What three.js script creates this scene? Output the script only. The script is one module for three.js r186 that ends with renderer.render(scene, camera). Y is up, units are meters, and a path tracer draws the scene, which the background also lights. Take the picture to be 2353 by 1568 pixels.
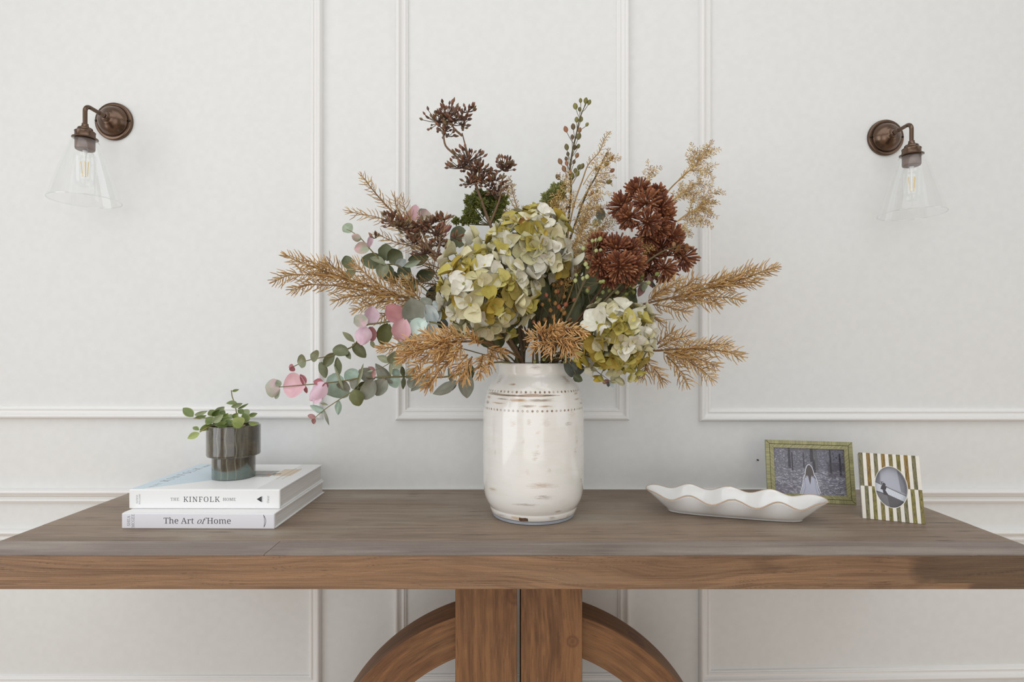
import * as THREE from 'three';
import { RoundedBoxGeometry } from 'three/addons/geometries/RoundedBoxGeometry.js';
import { RectAreaLightUniformsLib } from 'three/addons/lights/RectAreaLightUniformsLib.js';
import { mergeGeometries, toCreasedNormals } from 'three/addons/utils/BufferGeometryUtils.js';

// ------------------------------------------------------------------ camera, daylight, exposure
RectAreaLightUniformsLib.init();
const scene = new THREE.Scene();
const FOCAL = 1300, VPX = 1174, VPY = 807, EYE = 1.097, CAMZ = 1.40;      // focal length and vanishing point in photo pixels
const camera = new THREE.PerspectiveCamera(2 * Math.atan(784 / FOCAL) * 180 / Math.PI, 2353 / 1568, 0.05, 60);
camera.position.set(0, EYE, CAMZ);
camera.lookAt(0, EYE, 0);
camera.setViewOffset(2353, 1568, 1176.5 - VPX, 784 - VPY, 2353, 1568);
const renderer = new THREE.WebGLRenderer({ antialias: true });
renderer.toneMapping = THREE.LinearToneMapping;
renderer.toneMappingExposure = 0.378;
renderer.shadowMap.enabled = true;
renderer.shadowMap.type = THREE.PCFSoftShadowMap;
scene.background = new THREE.Color(0.86, 0.93, 1.0);
scene.backgroundIntensity = 2.2;
function windowLight(x, y, z, tx, ty, tz, w, h, color, power) {
  const l = new THREE.RectAreaLight(color, power, w, h);
  l.position.set(x, y, z); l.lookAt(tx, ty, tz); scene.add(l);
}
// daylight enters by a wide rooflight in the ceiling, a tall window in the left wall, glazed doors behind the camera and a smaller window in the right wall
const ROOM = { x0: -2.35, x1: 2.75, z1: 4.1, h: 2.72 };
const ROOF = [-1.5, 1.7, 0.55, 2.35];
const WIN = { left: [0.95, 3.35, 0.35, 2.35], right: [0.8, 2.6, 0.55, 2.3], front: [-1.7, 1.5, 0.1, 2.3] };
windowLight(ROOM.x0 + 0.01, 1.35, 2.15, 5, 1.35, 2.15, 2.36, 1.96, 0xf8fbff, 4.7);
windowLight(ROOM.x1 - 0.01, 1.425, 1.7, -5, 1.425, 1.7, 1.76, 1.71, 0xfdfbf8, 1.25);
windowLight(-0.1, 1.2, ROOM.z1 - 0.01, -0.1, 1.2, -5, 3.16, 2.16, 0xfffaf4, 2.8);
windowLight((ROOF[0] + ROOF[1]) / 2, ROOM.h - 0.01, (ROOF[2] + ROOF[3]) / 2, (ROOF[0] + ROOF[1]) / 2, 0, (ROOF[2] + ROOF[3]) / 2 + 1e-4, ROOF[1] - ROOF[0], ROOF[3] - ROOF[2], 0xfcfcfa, 2.45);

// ------------------------------------------------------------------ helpers
let seed = 7;
const rnd = () => { seed = (seed + 0x6d2b79f5) | 0; let t = Math.imul(seed ^ (seed >>> 15), 1 | seed); t = (t + Math.imul(t ^ (t >>> 7), 61 | t)) ^ t; return ((t ^ (t >>> 14)) >>> 0) / 4294967296; };
const rr = (a, b) => a + (b - a) * rnd();
const pick = (a) => a[Math.floor(rnd() * a.length)];
const V = (x, y, z) => new THREE.Vector3(x, y, z);
const P = (px, py, d) => V((px - VPX) * d / FOCAL, EYE - (py - VPY) * d / FOCAL, CAMZ - d);   // a place d metres in front of the camera
const lin = (r, g, b) => { const c = new THREE.Color().setRGB(r / 255, g / 255, b / 255, THREE.SRGBColorSpace); return [c.r, c.g, c.b]; };
const clamp = (x, a = 0, b = 1) => Math.min(b, Math.max(a, x));
const mixc = (a, b, t) => [a[0] + (b[0] - a[0]) * t, a[1] + (b[1] - a[1]) * t, a[2] + (b[2] - a[2]) * t];
const tone = (c, k) => [c[0] * k, c[1] * k, c[2] * k];
const hash = (x, y, s = 0) => { let h = Math.imul(x | 0, 374761393) + Math.imul(y | 0, 668265263) + Math.imul(s | 0, 2147483647 ^ 91); h = Math.imul(h ^ (h >>> 13), 1274126177); return ((h ^ (h >>> 16)) >>> 0) / 4294967296; };
function vnoise(x, y, s = 0, wx = 0, wy = 0) {                       // value noise, repeating every wx, wy cells where given
  const xi = Math.floor(x), yi = Math.floor(y), fx = x - xi, fy = y - yi, u = fx * fx * (3 - 2 * fx), v = fy * fy * (3 - 2 * fy);
  const m = (a, w) => (w ? ((a % w) + w) % w : a), h = (a, b) => hash(m(a, wx), m(b, wy), s);
  return (h(xi, yi) * (1 - u) + h(xi + 1, yi) * u) * (1 - v) + (h(xi, yi + 1) * (1 - u) + h(xi + 1, yi + 1) * u) * v;
}
const fbm = (x, y, s = 0, n = 4) => { let a = 0.5, t = 0; for (let i = 0; i < n; i++) { t += a * vnoise(x, y, s + i * 17); x *= 2; y *= 2; a *= 0.5; } return t; };

const used = {};
function numbered(n) { const k = used[n] = (used[n] ?? -1) + 1; return k ? n + '_' + String(k).padStart(3, '0') : n; }
function thing(name, label, category, at = V(0, 0, 0), group) {
  const o = new THREE.Group(); o.name = numbered(name); o.position.copy(at); o.userData = { label, category };
  if (group) o.userData.group = group;
  scene.add(o); return o;
}
function mesh(name, geo, mat, parent = scene, data) {
  const m = new THREE.Mesh(geo, mat); m.name = parent === scene ? numbered(name) : name; m.castShadow = m.receiveShadow = true;
  if (data) Object.assign(m.userData, data);
  parent.add(m); return m;
}
const STR = { kind: 'structure' }, STUFF = { kind: 'stuff' };

class MB {                                                           // collects swept tubes and sheets into one geometry
  constructor() { this.p = []; this.n = []; this.c = []; this.u = []; this.i = []; }
  v(p, n, c, u = 0, w = 0) { this.p.push(p.x, p.y, p.z); this.n.push(n.x, n.y, n.z); this.c.push(c[0], c[1], c[2]); this.u.push(u, w); return this.p.length / 3 - 1; }
  tube(pts, rad, sides, col, cap = true) {
    const N = pts.length, t = V(0, 0, 0), nx = V(0, 0, 0), ny = V(0, 0, 0), q = V(0, 0, 0);
    let ref = null; const rings = []; let len = 0;
    for (let k = 0; k < N; k++) {
      t.subVectors(pts[Math.min(N - 1, k + 1)], pts[Math.max(0, k - 1)]).normalize();
      if (!ref) { ref = Math.abs(t.y) < 0.9 ? V(0, 1, 0) : V(1, 0, 0); nx.crossVectors(t, ref).normalize(); } else { nx.addScaledVector(t, -nx.dot(t)).normalize(); }
      ny.crossVectors(t, nx);
      const r = typeof rad === 'number' ? rad : Array.isArray(rad) ? rad[k] : rad(k / (N - 1)), c = typeof col === 'function' ? col(k / (N - 1), pts[k]) : col;
      if (k) len += pts[k].distanceTo(pts[k - 1]);
      const ring = [];
      for (let s = 0; s <= sides; s++) {
        const a = s / sides * Math.PI * 2; q.copy(nx).multiplyScalar(Math.cos(a)).addScaledVector(ny, Math.sin(a));
        ring.push(this.v(pts[k].clone().addScaledVector(q, r), q, c, s / sides, len));
      }
      rings.push(ring);
    }
    for (let k = 0; k + 1 < N; k++) for (let s = 0; s < sides; s++) { const a = rings[k][s], b = rings[k][s + 1], c = rings[k + 1][s], d = rings[k + 1][s + 1]; this.i.push(a, b, c, b, d, c); }
    if (cap) for (const [k, sg] of [[0, 1], [N - 1, -1]]) {
      const a = rings[k]; for (let s = 1; s + 1 < sides; s++) sg > 0 ? this.i.push(a[0], a[s + 1], a[s]) : this.i.push(a[0], a[s], a[s + 1]);
    }
    return this;
  }
  pod(base, dir, len, rad, prof, sides, col) {                        // a turned body: prof = [[along, radius] ...] in shares of len and rad
    return this.tube(prof.map(([a]) => base.clone().addScaledVector(dir, a * len)), prof.map(([, r]) => Math.max(r, 0.02) * rad), sides, col);
  }
  geo(origin) {
    const g = new THREE.BufferGeometry(), p = new Float32Array(this.p);
    if (origin) for (let k = 0; k < p.length; k += 3) { p[k] -= origin.x; p[k + 1] -= origin.y; p[k + 2] -= origin.z; }
    g.setAttribute('position', new THREE.BufferAttribute(p, 3));
    g.setAttribute('normal', new THREE.BufferAttribute(new Float32Array(this.n), 3));
    g.setAttribute('color', new THREE.BufferAttribute(new Float32Array(this.c), 3));
    g.setAttribute('uv', new THREE.BufferAttribute(new Float32Array(this.u), 2));
    g.setIndex(this.i); return g;
  }
  build(name, mat, parent, origin, data) { return mesh(name, this.geo(origin), mat, parent, data); }
}
function dataTex(w, h, fn, srgb = true, rep = true) {
  const d = new Uint8Array(w * h * 4);
  for (let y = 0; y < h; y++) for (let x = 0; x < w; x++) { const c = fn(x / w, y / h, x, y), k = (y * w + x) * 4; d[k] = clamp(c[0], 0, 255); d[k + 1] = clamp(c[1], 0, 255); d[k + 2] = clamp(c[2], 0, 255); d[k + 3] = 255; }
  const t = new THREE.DataTexture(d, w, h); if (srgb) t.colorSpace = THREE.SRGBColorSpace;
  t.magFilter = THREE.LinearFilter; t.minFilter = THREE.LinearMipmapLinearFilter; t.generateMipmaps = true;
  if (rep) t.wrapS = t.wrapT = THREE.RepeatWrapping;
  t.needsUpdate = true; return t;
}
function canvasTex(w, h, draw, srgb = true) {
  const c = document.createElement('canvas'); c.width = w; c.height = h; draw(c.getContext('2d'), w, h);
  const t = new THREE.CanvasTexture(c); if (srgb) t.colorSpace = THREE.SRGBColorSpace; t.anisotropy = 8; return t;
}
const std = (o) => new THREE.MeshStandardMaterial(o), phys = (o) => new THREE.MeshPhysicalMaterial(o);
function lathe(prof, seg = 64, uvh) { const g = new THREE.LatheGeometry(prof.map(([r, y]) => new THREE.Vector2(Math.max(r, 1e-5), y)), seg, Math.PI); return g; }
function box(w, h, d, r = 0.001, x = 0, y = 0, z = 0, seg = 2) { return new RoundedBoxGeometry(w, h, d, seg, r).translate(x, y, z); }
// uv in metres by the way each face points: along = 'x' | 'y' is the run of the grain; the sheet repeats every su by sv metres
function grainUV(g, along, su, sv, ou = 0, ov = 0) {
  const p = g.attributes.position, n = g.attributes.normal, uv = new Float32Array(p.count * 2);
  for (let i = 0; i < p.count; i++) {
    const x = p.getX(i), y = p.getY(i), z = p.getZ(i), ax = Math.abs(n.getX(i)), ay = Math.abs(n.getY(i)), az = Math.abs(n.getZ(i));
    const a = along === 'x' ? (ax > ay && ax > az ? z : x) : (ay > ax && ay > az ? x : y);
    const b = along === 'x' ? (ay > az ? z : y) : (ax > az ? z : x);
    uv[2 * i] = a / su + ou; uv[2 * i + 1] = b / sv + ov;
  }
  g.setAttribute('uv', new THREE.BufferAttribute(uv, 2)); return g;
}

// ------------------------------------------------------------------ room shell
const wallTex = dataTex(256, 256, (u, v) => { const k = 251 + 4 * (vnoise(u * 90, v * 90, 3, 90, 90) - 0.5); return [k, k, k]; });
wallTex.repeat.set(1, 1);
const M = {
  wall: std({ color: new THREE.Color().setRGB(0.80, 0.802, 0.79), map: wallTex, roughness: 0.62 }),
  trim: std({ color: new THREE.Color().setRGB(0.82, 0.81, 0.795), roughness: 0.38 }),
  ceiling: std({ color: new THREE.Color().setRGB(0.84, 0.84, 0.83), roughness: 0.9 }),
};
const floorTex = dataTex(512, 256, (u, v) => { const g = vnoise(u * 8, v * 120, 31, 8, 120) * 0.6 + vnoise(u * 30, v * 250, 32, 30, 0) * 0.4; return [166 + 40 * g, 144 + 36 * g, 120 + 30 * g]; });
M.floor = std({ map: floorTex, roughness: 0.5 });
function slab(name, w, h, d, x, y, z, mat, su = 1) { const g = new THREE.BoxGeometry(w, h, d).translate(x, y, z); grainUV(g, 'x', su, su); return mesh(name, g, mat, scene, STR); }
const T = 0.16, RX = (ROOM.x0 + ROOM.x1) / 2, RW = ROOM.x1 - ROOM.x0;
slab('wall_back', RW + 2 * T, ROOM.h, T, RX, ROOM.h / 2, -T / 2, M.wall);
slab('floor', RW + 2 * T, 0.12, ROOM.z1 + 2 * T, RX, -0.06, ROOM.z1 / 2, M.floor);
{ // the ceiling, open where the rooflight stands, with its plastered upstand
  const [x0, x1, z0, z1] = ROOF, A = ROOM.x0 - T, B = ROOM.x1 + T, C = -T, D = ROOM.z1 + T, pc = (a, b, c, d) => new THREE.BoxGeometry(b - a, 0.2, d - c).translate((a + b) / 2, ROOM.h + 0.1, (c + d) / 2);
  mesh('ceiling', mergeGeometries([pc(A, x0, C, D), pc(x1, B, C, D), pc(x0, x1, C, z0), pc(x0, x1, z1, D)]), M.ceiling, scene, STR);
}
function holedWall(name, axis, at, a0, a1, win) {                    // a wall with one real window opening
  const [w0, w1, b, t] = win, pieces = [];
  const add = (p0, p1, y0, y1) => { const l = p1 - p0, h = y1 - y0, g = axis === 'x' ? new THREE.BoxGeometry(T, h, l).translate(at, (y0 + y1) / 2, (p0 + p1) / 2) : new THREE.BoxGeometry(l, h, T).translate((p0 + p1) / 2, (y0 + y1) / 2, at); pieces.push(grainUV(g, 'x', 1, 1)); };
  add(a0, w0, 0, ROOM.h); add(w1, a1, 0, ROOM.h); add(w0, w1, 0, b); add(w0, w1, t, ROOM.h);
  return mesh(name, mergeGeometries(pieces), M.wall, scene, STR);
}
holedWall('wall_left', 'x', ROOM.x0 - T / 2, 0, ROOM.z1, WIN.left);
holedWall('wall_right', 'x', ROOM.x1 + T / 2, 0, ROOM.z1, WIN.right);
holedWall('wall_front', 'z', ROOM.z1 + T / 2, ROOM.x0 - T, ROOM.x1 + T, WIN.front);
function windowFrame(n, axis, at, [w0, w1, b, t], bars) {
  const g = new THREE.Group(); g.name = 'window_' + n; g.userData.kind = 'structure'; scene.add(g);
  const f = 0.05, bar = (p0, p1, y0, y1) => (axis === 'x' ? box(f, y1 - y0, p1 - p0, 0.004, at, (y0 + y1) / 2, (p0 + p1) / 2) : box(p1 - p0, y1 - y0, f, 0.004, (p0 + p1) / 2, (y0 + y1) / 2, at));
  mesh('window_frame', mergeGeometries([bar(w0, w0 + f, b, t), bar(w1 - f, w1, b, t), bar(w0 + f, w1 - f, b, b + f), bar(w0 + f, w1 - f, t - f, t)]), M.trim, g);
  for (let k = 1; k < bars; k++) { const p = w0 + (w1 - w0) * k / bars; mesh('mullion', bar(p - 0.025, p + 0.025, b + f, t - f), M.trim, g); }
}
windowFrame(1, 'x', ROOM.x0 - 0.09, WIN.left, 3);
windowFrame(2, 'x', ROOM.x1 + 0.09, WIN.right, 2);
windowFrame(3, 'z', ROOM.z1 + 0.09, WIN.front, 4);

{ // glazing bars of the rooflight
  const g = new THREE.Group(); g.name = 'window_4'; g.userData.kind = 'structure'; scene.add(g);
  const [x0, x1, z0, z1] = ROOF, y = ROOM.h + 0.14, bar = (a, b, c, d) => box(b - a, 0.06, d - c, 0.004, (a + b) / 2, y, (c + d) / 2);
  mesh('window_frame', mergeGeometries([bar(x0, x1, z0, z0 + 0.06), bar(x0, x1, z1 - 0.06, z1), bar(x0, x0 + 0.06, z0 + 0.06, z1 - 0.06), bar(x1 - 0.06, x1, z0 + 0.06, z1 - 0.06)]), M.trim, g);
  for (let k = 1; k < 4; k++) { const x = x0 + (x1 - x0) * k / 4; mesh('mullion', bar(x - 0.02, x + 0.02, z0 + 0.06, z1 - 0.06), M.trim, g); }
}

// panel mouldings: one profile mitred round four sides. s = inset from the outer edge, h = height off the wall
const PROFILE = [[0, 0], [0.0004, 0.007], [0.0022, 0.0112], [0.0045, 0.0138], [0.0075, 0.0146], [0.0102, 0.0138], [0.0112, 0.012], [0.0135, 0.0088], [0.0165, 0.0066], [0.0195, 0.0058], [0.0215, 0.006], [0.0224, 0.0078], [0.0244, 0.0084], [0.0262, 0.0074], [0.0272, 0.0052], [0.0300, 0.0046], [0.0312, 0.003], [0.0318, 0]];
function mouldedFrame(n, c) {                                        // c: outer corners, anticlockwise from bottom left, [x, y]
  const g = new THREE.Group(); g.name = 'trim_' + n; g.userData.kind = 'structure'; scene.add(g);
  const at = (k, [s, h]) => { const [x, y] = c[k], sx = k === 0 || k === 3 ? 1 : -1, sy = k < 2 ? 1 : -1; return V(x + sx * s, y + sy * s, h); };
  for (let k = 0; k < 4; k++) {
    const p = [], m = (k + 1) % 4, q = (a, b, d) => p.push(a.x, a.y, a.z, b.x, b.y, b.z, d.x, d.y, d.z);
    for (let j = 0; j + 1 < PROFILE.length; j++) { const a = at(k, PROFILE[j]), b = at(m, PROFILE[j]), d = at(k, PROFILE[j + 1]), e = at(m, PROFILE[j + 1]); q(a, b, d); q(b, e, d); }
    const geo = new THREE.BufferGeometry(); geo.setAttribute('position', new THREE.BufferAttribute(new Float32Array(p), 3)); geo.computeVertexNormals();
    mesh('moulding', toCreasedNormals(geo, 0.5), M.trim, g);
  }
}
const wx = (px) => (px - VPX) * 1.4 / FOCAL, wy = (py) => EYE - (py - VPY) * 1.4 / FOCAL;
const frameAt = (n, x0, x1, top, b0, b1) => mouldedFrame(n, [[x0, b0], [x1, b1], [x1, top], [x0, top]]);
frameAt(1, -2.2, wx(743), 2.42, wy(961), wy(963));
frameAt(2, wx(909.5), wx(1445.5), 2.42, wy(966), wy(966));
frameAt(3, wx(1605), 2.5, 2.42, wy(968.5), wy(967));
frameAt(4, -2.2, wx(740), wy(1215), wy(1580), wy(1580));
frameAt(5, wx(906), wx(1448), wy(1215), wy(1577), wy(1574));
frameAt(6, wx(1604), 2.5, wy(1215), wy(1568), wy(1538));
{ // dado rail with its own profile, running the length of the wall; then the baseboard
  const prof = [[0, 0], [0.004, 0.0], [0.012, 0.001], [0.0165, 0.003], [0.018, 0.007], [0.0165, 0.0105], [0.012, 0.0125], [0.0115, 0.0165], [0.007, 0.019], [0.005, 0.0225], [0.0055, 0.0245], [0.009, 0.0255], [0.0105, 0.029], [0.009, 0.032], [0.0045, 0.0335], [0.0042, 0.0365], [0, 0.037]];
  const run = (n, pr, top) => { const s = new THREE.Shape(); pr.forEach(([d, y], i) => (i ? s.lineTo(d, -y) : s.moveTo(d, -y))); s.closePath(); const g = new THREE.ExtrudeGeometry(s, { depth: RW, bevelEnabled: false }); g.rotateY(-Math.PI / 2); g.applyMatrix4(new THREE.Matrix4().makeTranslation(0, 0, 0)); // profile depth along +z, length along -x
    g.translate(ROOM.x1, top, 0); mesh(n, toCreasedNormals(g, 0.5), M.trim, scene, STR); };
  run('trim_7', prof, wy(1122));
  run('baseboard_back', [[0, 0], [0.01, 0.002], [0.014, 0.012], [0.016, 0.03], [0.018, 0.17], [0, 0.17]], 0.17);
}

// ------------------------------------------------------------------ console table
function woodTex(w, h, base, dark, pale, s, o = {}) {
  return dataTex(w, h, (u, v) => {
    const wob = 0.5 * vnoise(u * 5, v * 4, s, 5, 4) + 0.2 * vnoise(u * 14, v * 9, s + 1, 14, 9); let vv = v + wob * (o.wave ?? 0.05);
    let kd = 0; for (const [ku, kv, kr] of o.knots ?? []) { const q = Math.hypot((u - ku) * 1.0, (v - kv) * 0.38) / kr; if (q < 6) { vv += (v > kv ? 1 : -1) * 0.012 * Math.exp(-q * 0.6); kd = Math.max(kd, q < 1.3 ? 0.55 * (0.7 + 0.3 * Math.sin(q * 9)) * Math.min(1, (1.3 - q) * 3) : 0); } }
    const g1 = vnoise(u * 10, vv * 70, s + 2), g2 = vnoise(u * 46, vv * 230, s + 3), g3 = vnoise(u * 6, vv * 14, s + 4), blot = fbm(u * 9, v * 7, s + 6, 4);
    let k = 0.40 * g1 + 0.28 * g2 + 0.32 * g3, c = mixc(dark, base, clamp(k * 1.5)); c = mixc(c, pale, clamp((blot - 0.48) * (o.blotch ?? 1.6)));
    const crack = vnoise(u * 26, vv * 300, s + 9); if (crack > 0.86) c = mixc(c, [52, 40, 32], (crack - 0.86) * (o.crack ?? 3.6));
    const fleck = vnoise(u * 60, vv * 340, s + 10); if (fleck > 0.9) c = mixc(c, [176, 158, 138], (fleck - 0.9) * 3);
    if (kd) c = mixc(c, [86, 50, 32], kd * 0.8);
    if (o.stain) { const e = fbm(u * 14, v * 5, s + 20, 5) + clamp((u - 0.6) * 1.7) * 0.62 - 0.66; if (e > 0) c = tone(c, 1 - Math.min(0.26, e * 2.2) * clamp((u - 0.58) * 9)); }
    const sp = hash(Math.floor(u * w), Math.floor(v * h), s + 12); return tone(c, 0.97 + 0.06 * sp);
  });
}
const woodBump = dataTex(1024, 512, (u, v) => { const k = 150 + 70 * (vnoise(u * 40, v * 260, 61) - 0.5) + 60 * (vnoise(u * 9, v * 90, 62) - 0.5) - 130 * clamp((vnoise(u * 26, v * 300, 63) - 0.86) * 7); return [k, k, k]; }, false);
const topTex = woodTex(2048, 640, [146, 127, 109], [104, 86, 71], [158, 146, 131], 101, { blotch: 2.6, crack: 7 }), stripTex = woodTex(2048, 256, [136, 122, 113], [108, 95, 88], [164, 153, 144], 140, { crack: 3, blotch: 2.6 });
const frontTex = woodTex(2048, 256, [150, 116, 86], [100, 74, 54], [146, 118, 92], 170, { wave: 0.3, crack: 4, stain: 1, blotch: 2.2 }), legTex = woodTex(1024, 512, [146, 104, 68], [84, 54, 34], [150, 114, 78], 190, { wave: 0.08, crack: 3, knots: [[0.62, 0.33, 0.016], [0.3, 0.2, 0.012], [0.56, 0.73, 0.008], [0.8, 0.85, 0.01], [0.42, 0.58, 0.007]] });
const wood = (map, r = 0.55) => std({ map, bumpMap: woodBump, bumpScale: 0.0009, roughness: r });
M.top = wood(topTex, 0.5); M.strip = wood(stripTex, 0.5); M.front = wood(frontTex); M.leg = wood(legTex, 0.6);
const TOP = 0.76, ZF = CAMZ - 0.936, ZB = CAMZ - 1.377, TX0 = -0.907, TX1 = 0.893, TH = 0.0576;
const table = thing('console_table', 'long weathered brown wooden console table with thick top on twin posts and curved braces', 'table', V(0, 0, (ZF + ZB) / 2));
{
  const zc = (ZF + ZB) / 2, L = TX1 - TX0, xc = (TX0 + TX1) / 2, gap = 0.0005;
  const zs = [ZF, CAMZ - 1.0025, CAMZ - 1.093, CAMZ - 1.224, CAMZ - 1.333, ZB];
  for (let k = 0; k < 5; k++) {
    const z1 = zs[k] - (k ? gap : 0), z0 = zs[k + 1];
    if (k === 0) {                                                    // the front board, its ends butted at two joints; the first wears the top, the apron the face
      for (const [a, b, o] of [[TX0, -0.409, 0.11], [-0.409 + gap, TX1, 0.47]]) mesh('plank', grainUV(box(b - a, 0.0026, z1 - z0 - 0.0006, 0.0008, (a + b) / 2, TOP - 0.0013, (z0 + z1) / 2 - zc - 0.0003), 'x', 2, 0.25, 0.5, o), M.strip, table);
      continue;
    }
    mesh('plank', grainUV(box(L, 0.04, z1 - z0, 0.0009, xc, TOP - 0.02 - (k % 2) * 0.0002, (z0 + z1) / 2 - zc), 'x', 2, 0.62, 0.5, 0.4), M.top, table);
  }
  const apron = box(L, TH - 0.0026, 0.066, 0.0012, xc, TOP - 0.0026 - (TH - 0.0026) / 2, ZF - 0.033 - zc); mesh('apron', grainUV(apron, 'x', 2, 0.25, 0.5, -2.85), M.front, table, { label: 'thick front edge board of the table' });
  for (const z of [ZB + 0.02]) mesh('apron', grainUV(box(L, TH - 0.04, 0.04, 0.001, xc, TOP - 0.04 - (TH - 0.04) / 2, z - zc), 'x', 2, 0.25, 0.6, 0.1), M.front, table);
  for (const [x, s] of [[TX0 + 0.02, 0], [TX1 - 0.02, 1]]) mesh('apron', grainUV(box(0.04, TH - 0.0405, ZF - ZB - 0.108, 0.001, x, TOP - 0.0403 - (TH - 0.0405) / 2, (ZB + 0.041 + ZF - 0.067) / 2 - zc), 'x', 2, 0.25, 0.4, 0.5 + s * 0.2), M.front, table);
  // twin posts
  const pz1 = CAMZ - 1.085, pz0 = CAMZ - 1.225, ph = TOP - 0.0405;
  for (const [a, b, o] of [[-0.1068, 0.0117, 0.1], [0.0192, 0.1369, 0.62]]) mesh('post', grainUV(box(b - a, ph - 0.05, pz1 - pz0, 0.0016, (a + b) / 2, 0.05 + (ph - 0.05) / 2, (pz0 + pz1) / 2 - zc), 'y', 1.1, 0.42, o * 0.5, 0.26 + o * 0.5), M.leg, table);
  mesh('foot_plate', grainUV(box(0.86, 0.05, 0.3, 0.002, 0.0155, 0.025, (pz0 + pz1) / 2 - zc), 'x', 1.1, 0.4), M.leg, table);
  // curved braces: a thick ring standing behind the posts, seen as one arc either side
  const R1 = 0.4115, R0 = 0.335, cy = 0.1789, cx = 0.0155, d1 = CAMZ - 1.116 - zc, d0 = CAMZ - 1.196 - zc;
  const arc = (a0, a1, off) => {
    const b = 0.0015, sec = [[R1 - b, d1], [R1, d1 - b], [R1, d0 + b], [R1 - b, d0], [R0 + b, d0], [R0, d0 + b], [R0, d1 - b], [R0 + b, d1]], N = 44, pos = [], uv = [], idx = [];
    for (let j = 0; j < 8; j++) { const A = sec[j], B = sec[(j + 1) % 8], st = pos.length / 3;
      for (let k = 0; k <= N; k++) { const t = a0 + (a1 - a0) * k / N; for (const S of [A, B]) { pos.push(cx + Math.cos(t) * S[0], cy + Math.sin(t) * S[0], S[1]); uv.push(t * 0.37 / 1.1 + off, (j === 3 || j === 7 || j % 2 === 0 ? S[0] : S[1]) / 0.42 + off); } }
      for (let k = 0; k < N; k++) { const q = st + 2 * k; idx.push(q, q + 2, q + 1, q + 1, q + 2, q + 3); } }
    const g = new THREE.BufferGeometry(); g.setAttribute('position', new THREE.Float32BufferAttribute(pos, 3)); g.setAttribute('uv', new THREE.Float32BufferAttribute(uv, 2)); g.setIndex(idx); g.computeVertexNormals(); return g;
  };
  const s = Math.asin((0.05 - cy) / R1);
  mesh('curved_brace', arc(s, Math.acos(0.1214 / R1) + 0.03, 0.3), M.leg, table);
  mesh('curved_brace', arc(Math.PI - Math.acos(0.1223 / R1) - 0.03, Math.PI - s, 0.55), M.leg, table);
}

// ------------------------------------------------------------------ wall lamps
M.bronze = std({ color: new THREE.Color().setRGB(0.21, 0.145, 0.108), metalness: 0.9, roughness: 0.24 });
M.bronze.map = dataTex(128, 128, (u, v) => { const k = 190 + 65 * fbm(u * 9, v * 9, 71, 3); return [k, k * 0.97, k * 0.95]; });
M.darkmetal = std({ color: new THREE.Color().setRGB(0.06, 0.045, 0.035), metalness: 0.9, roughness: 0.4 });
M.holder = std({ color: new THREE.Color().setRGB(0.22, 0.16, 0.14), metalness: 0.35, roughness: 0.42 });
M.glass = phys({ color: new THREE.Color().setRGB(0.985, 0.99, 0.99), transmission: 1, roughness: 0.0, ior: 1.5, thickness: 0 });
M.solidglass = phys({ color: new THREE.Color().setRGB(0.97, 0.98, 0.98), transmission: 1, roughness: 0.02, ior: 1.5, thickness: 0.002 });
M.filament = std({ color: new THREE.Color().setRGB(0.86, 0.62, 0.22), roughness: 0.5 });
M.whiteglass = std({ color: new THREE.Color().setRGB(0.9, 0.9, 0.89), roughness: 0.25 });
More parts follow.
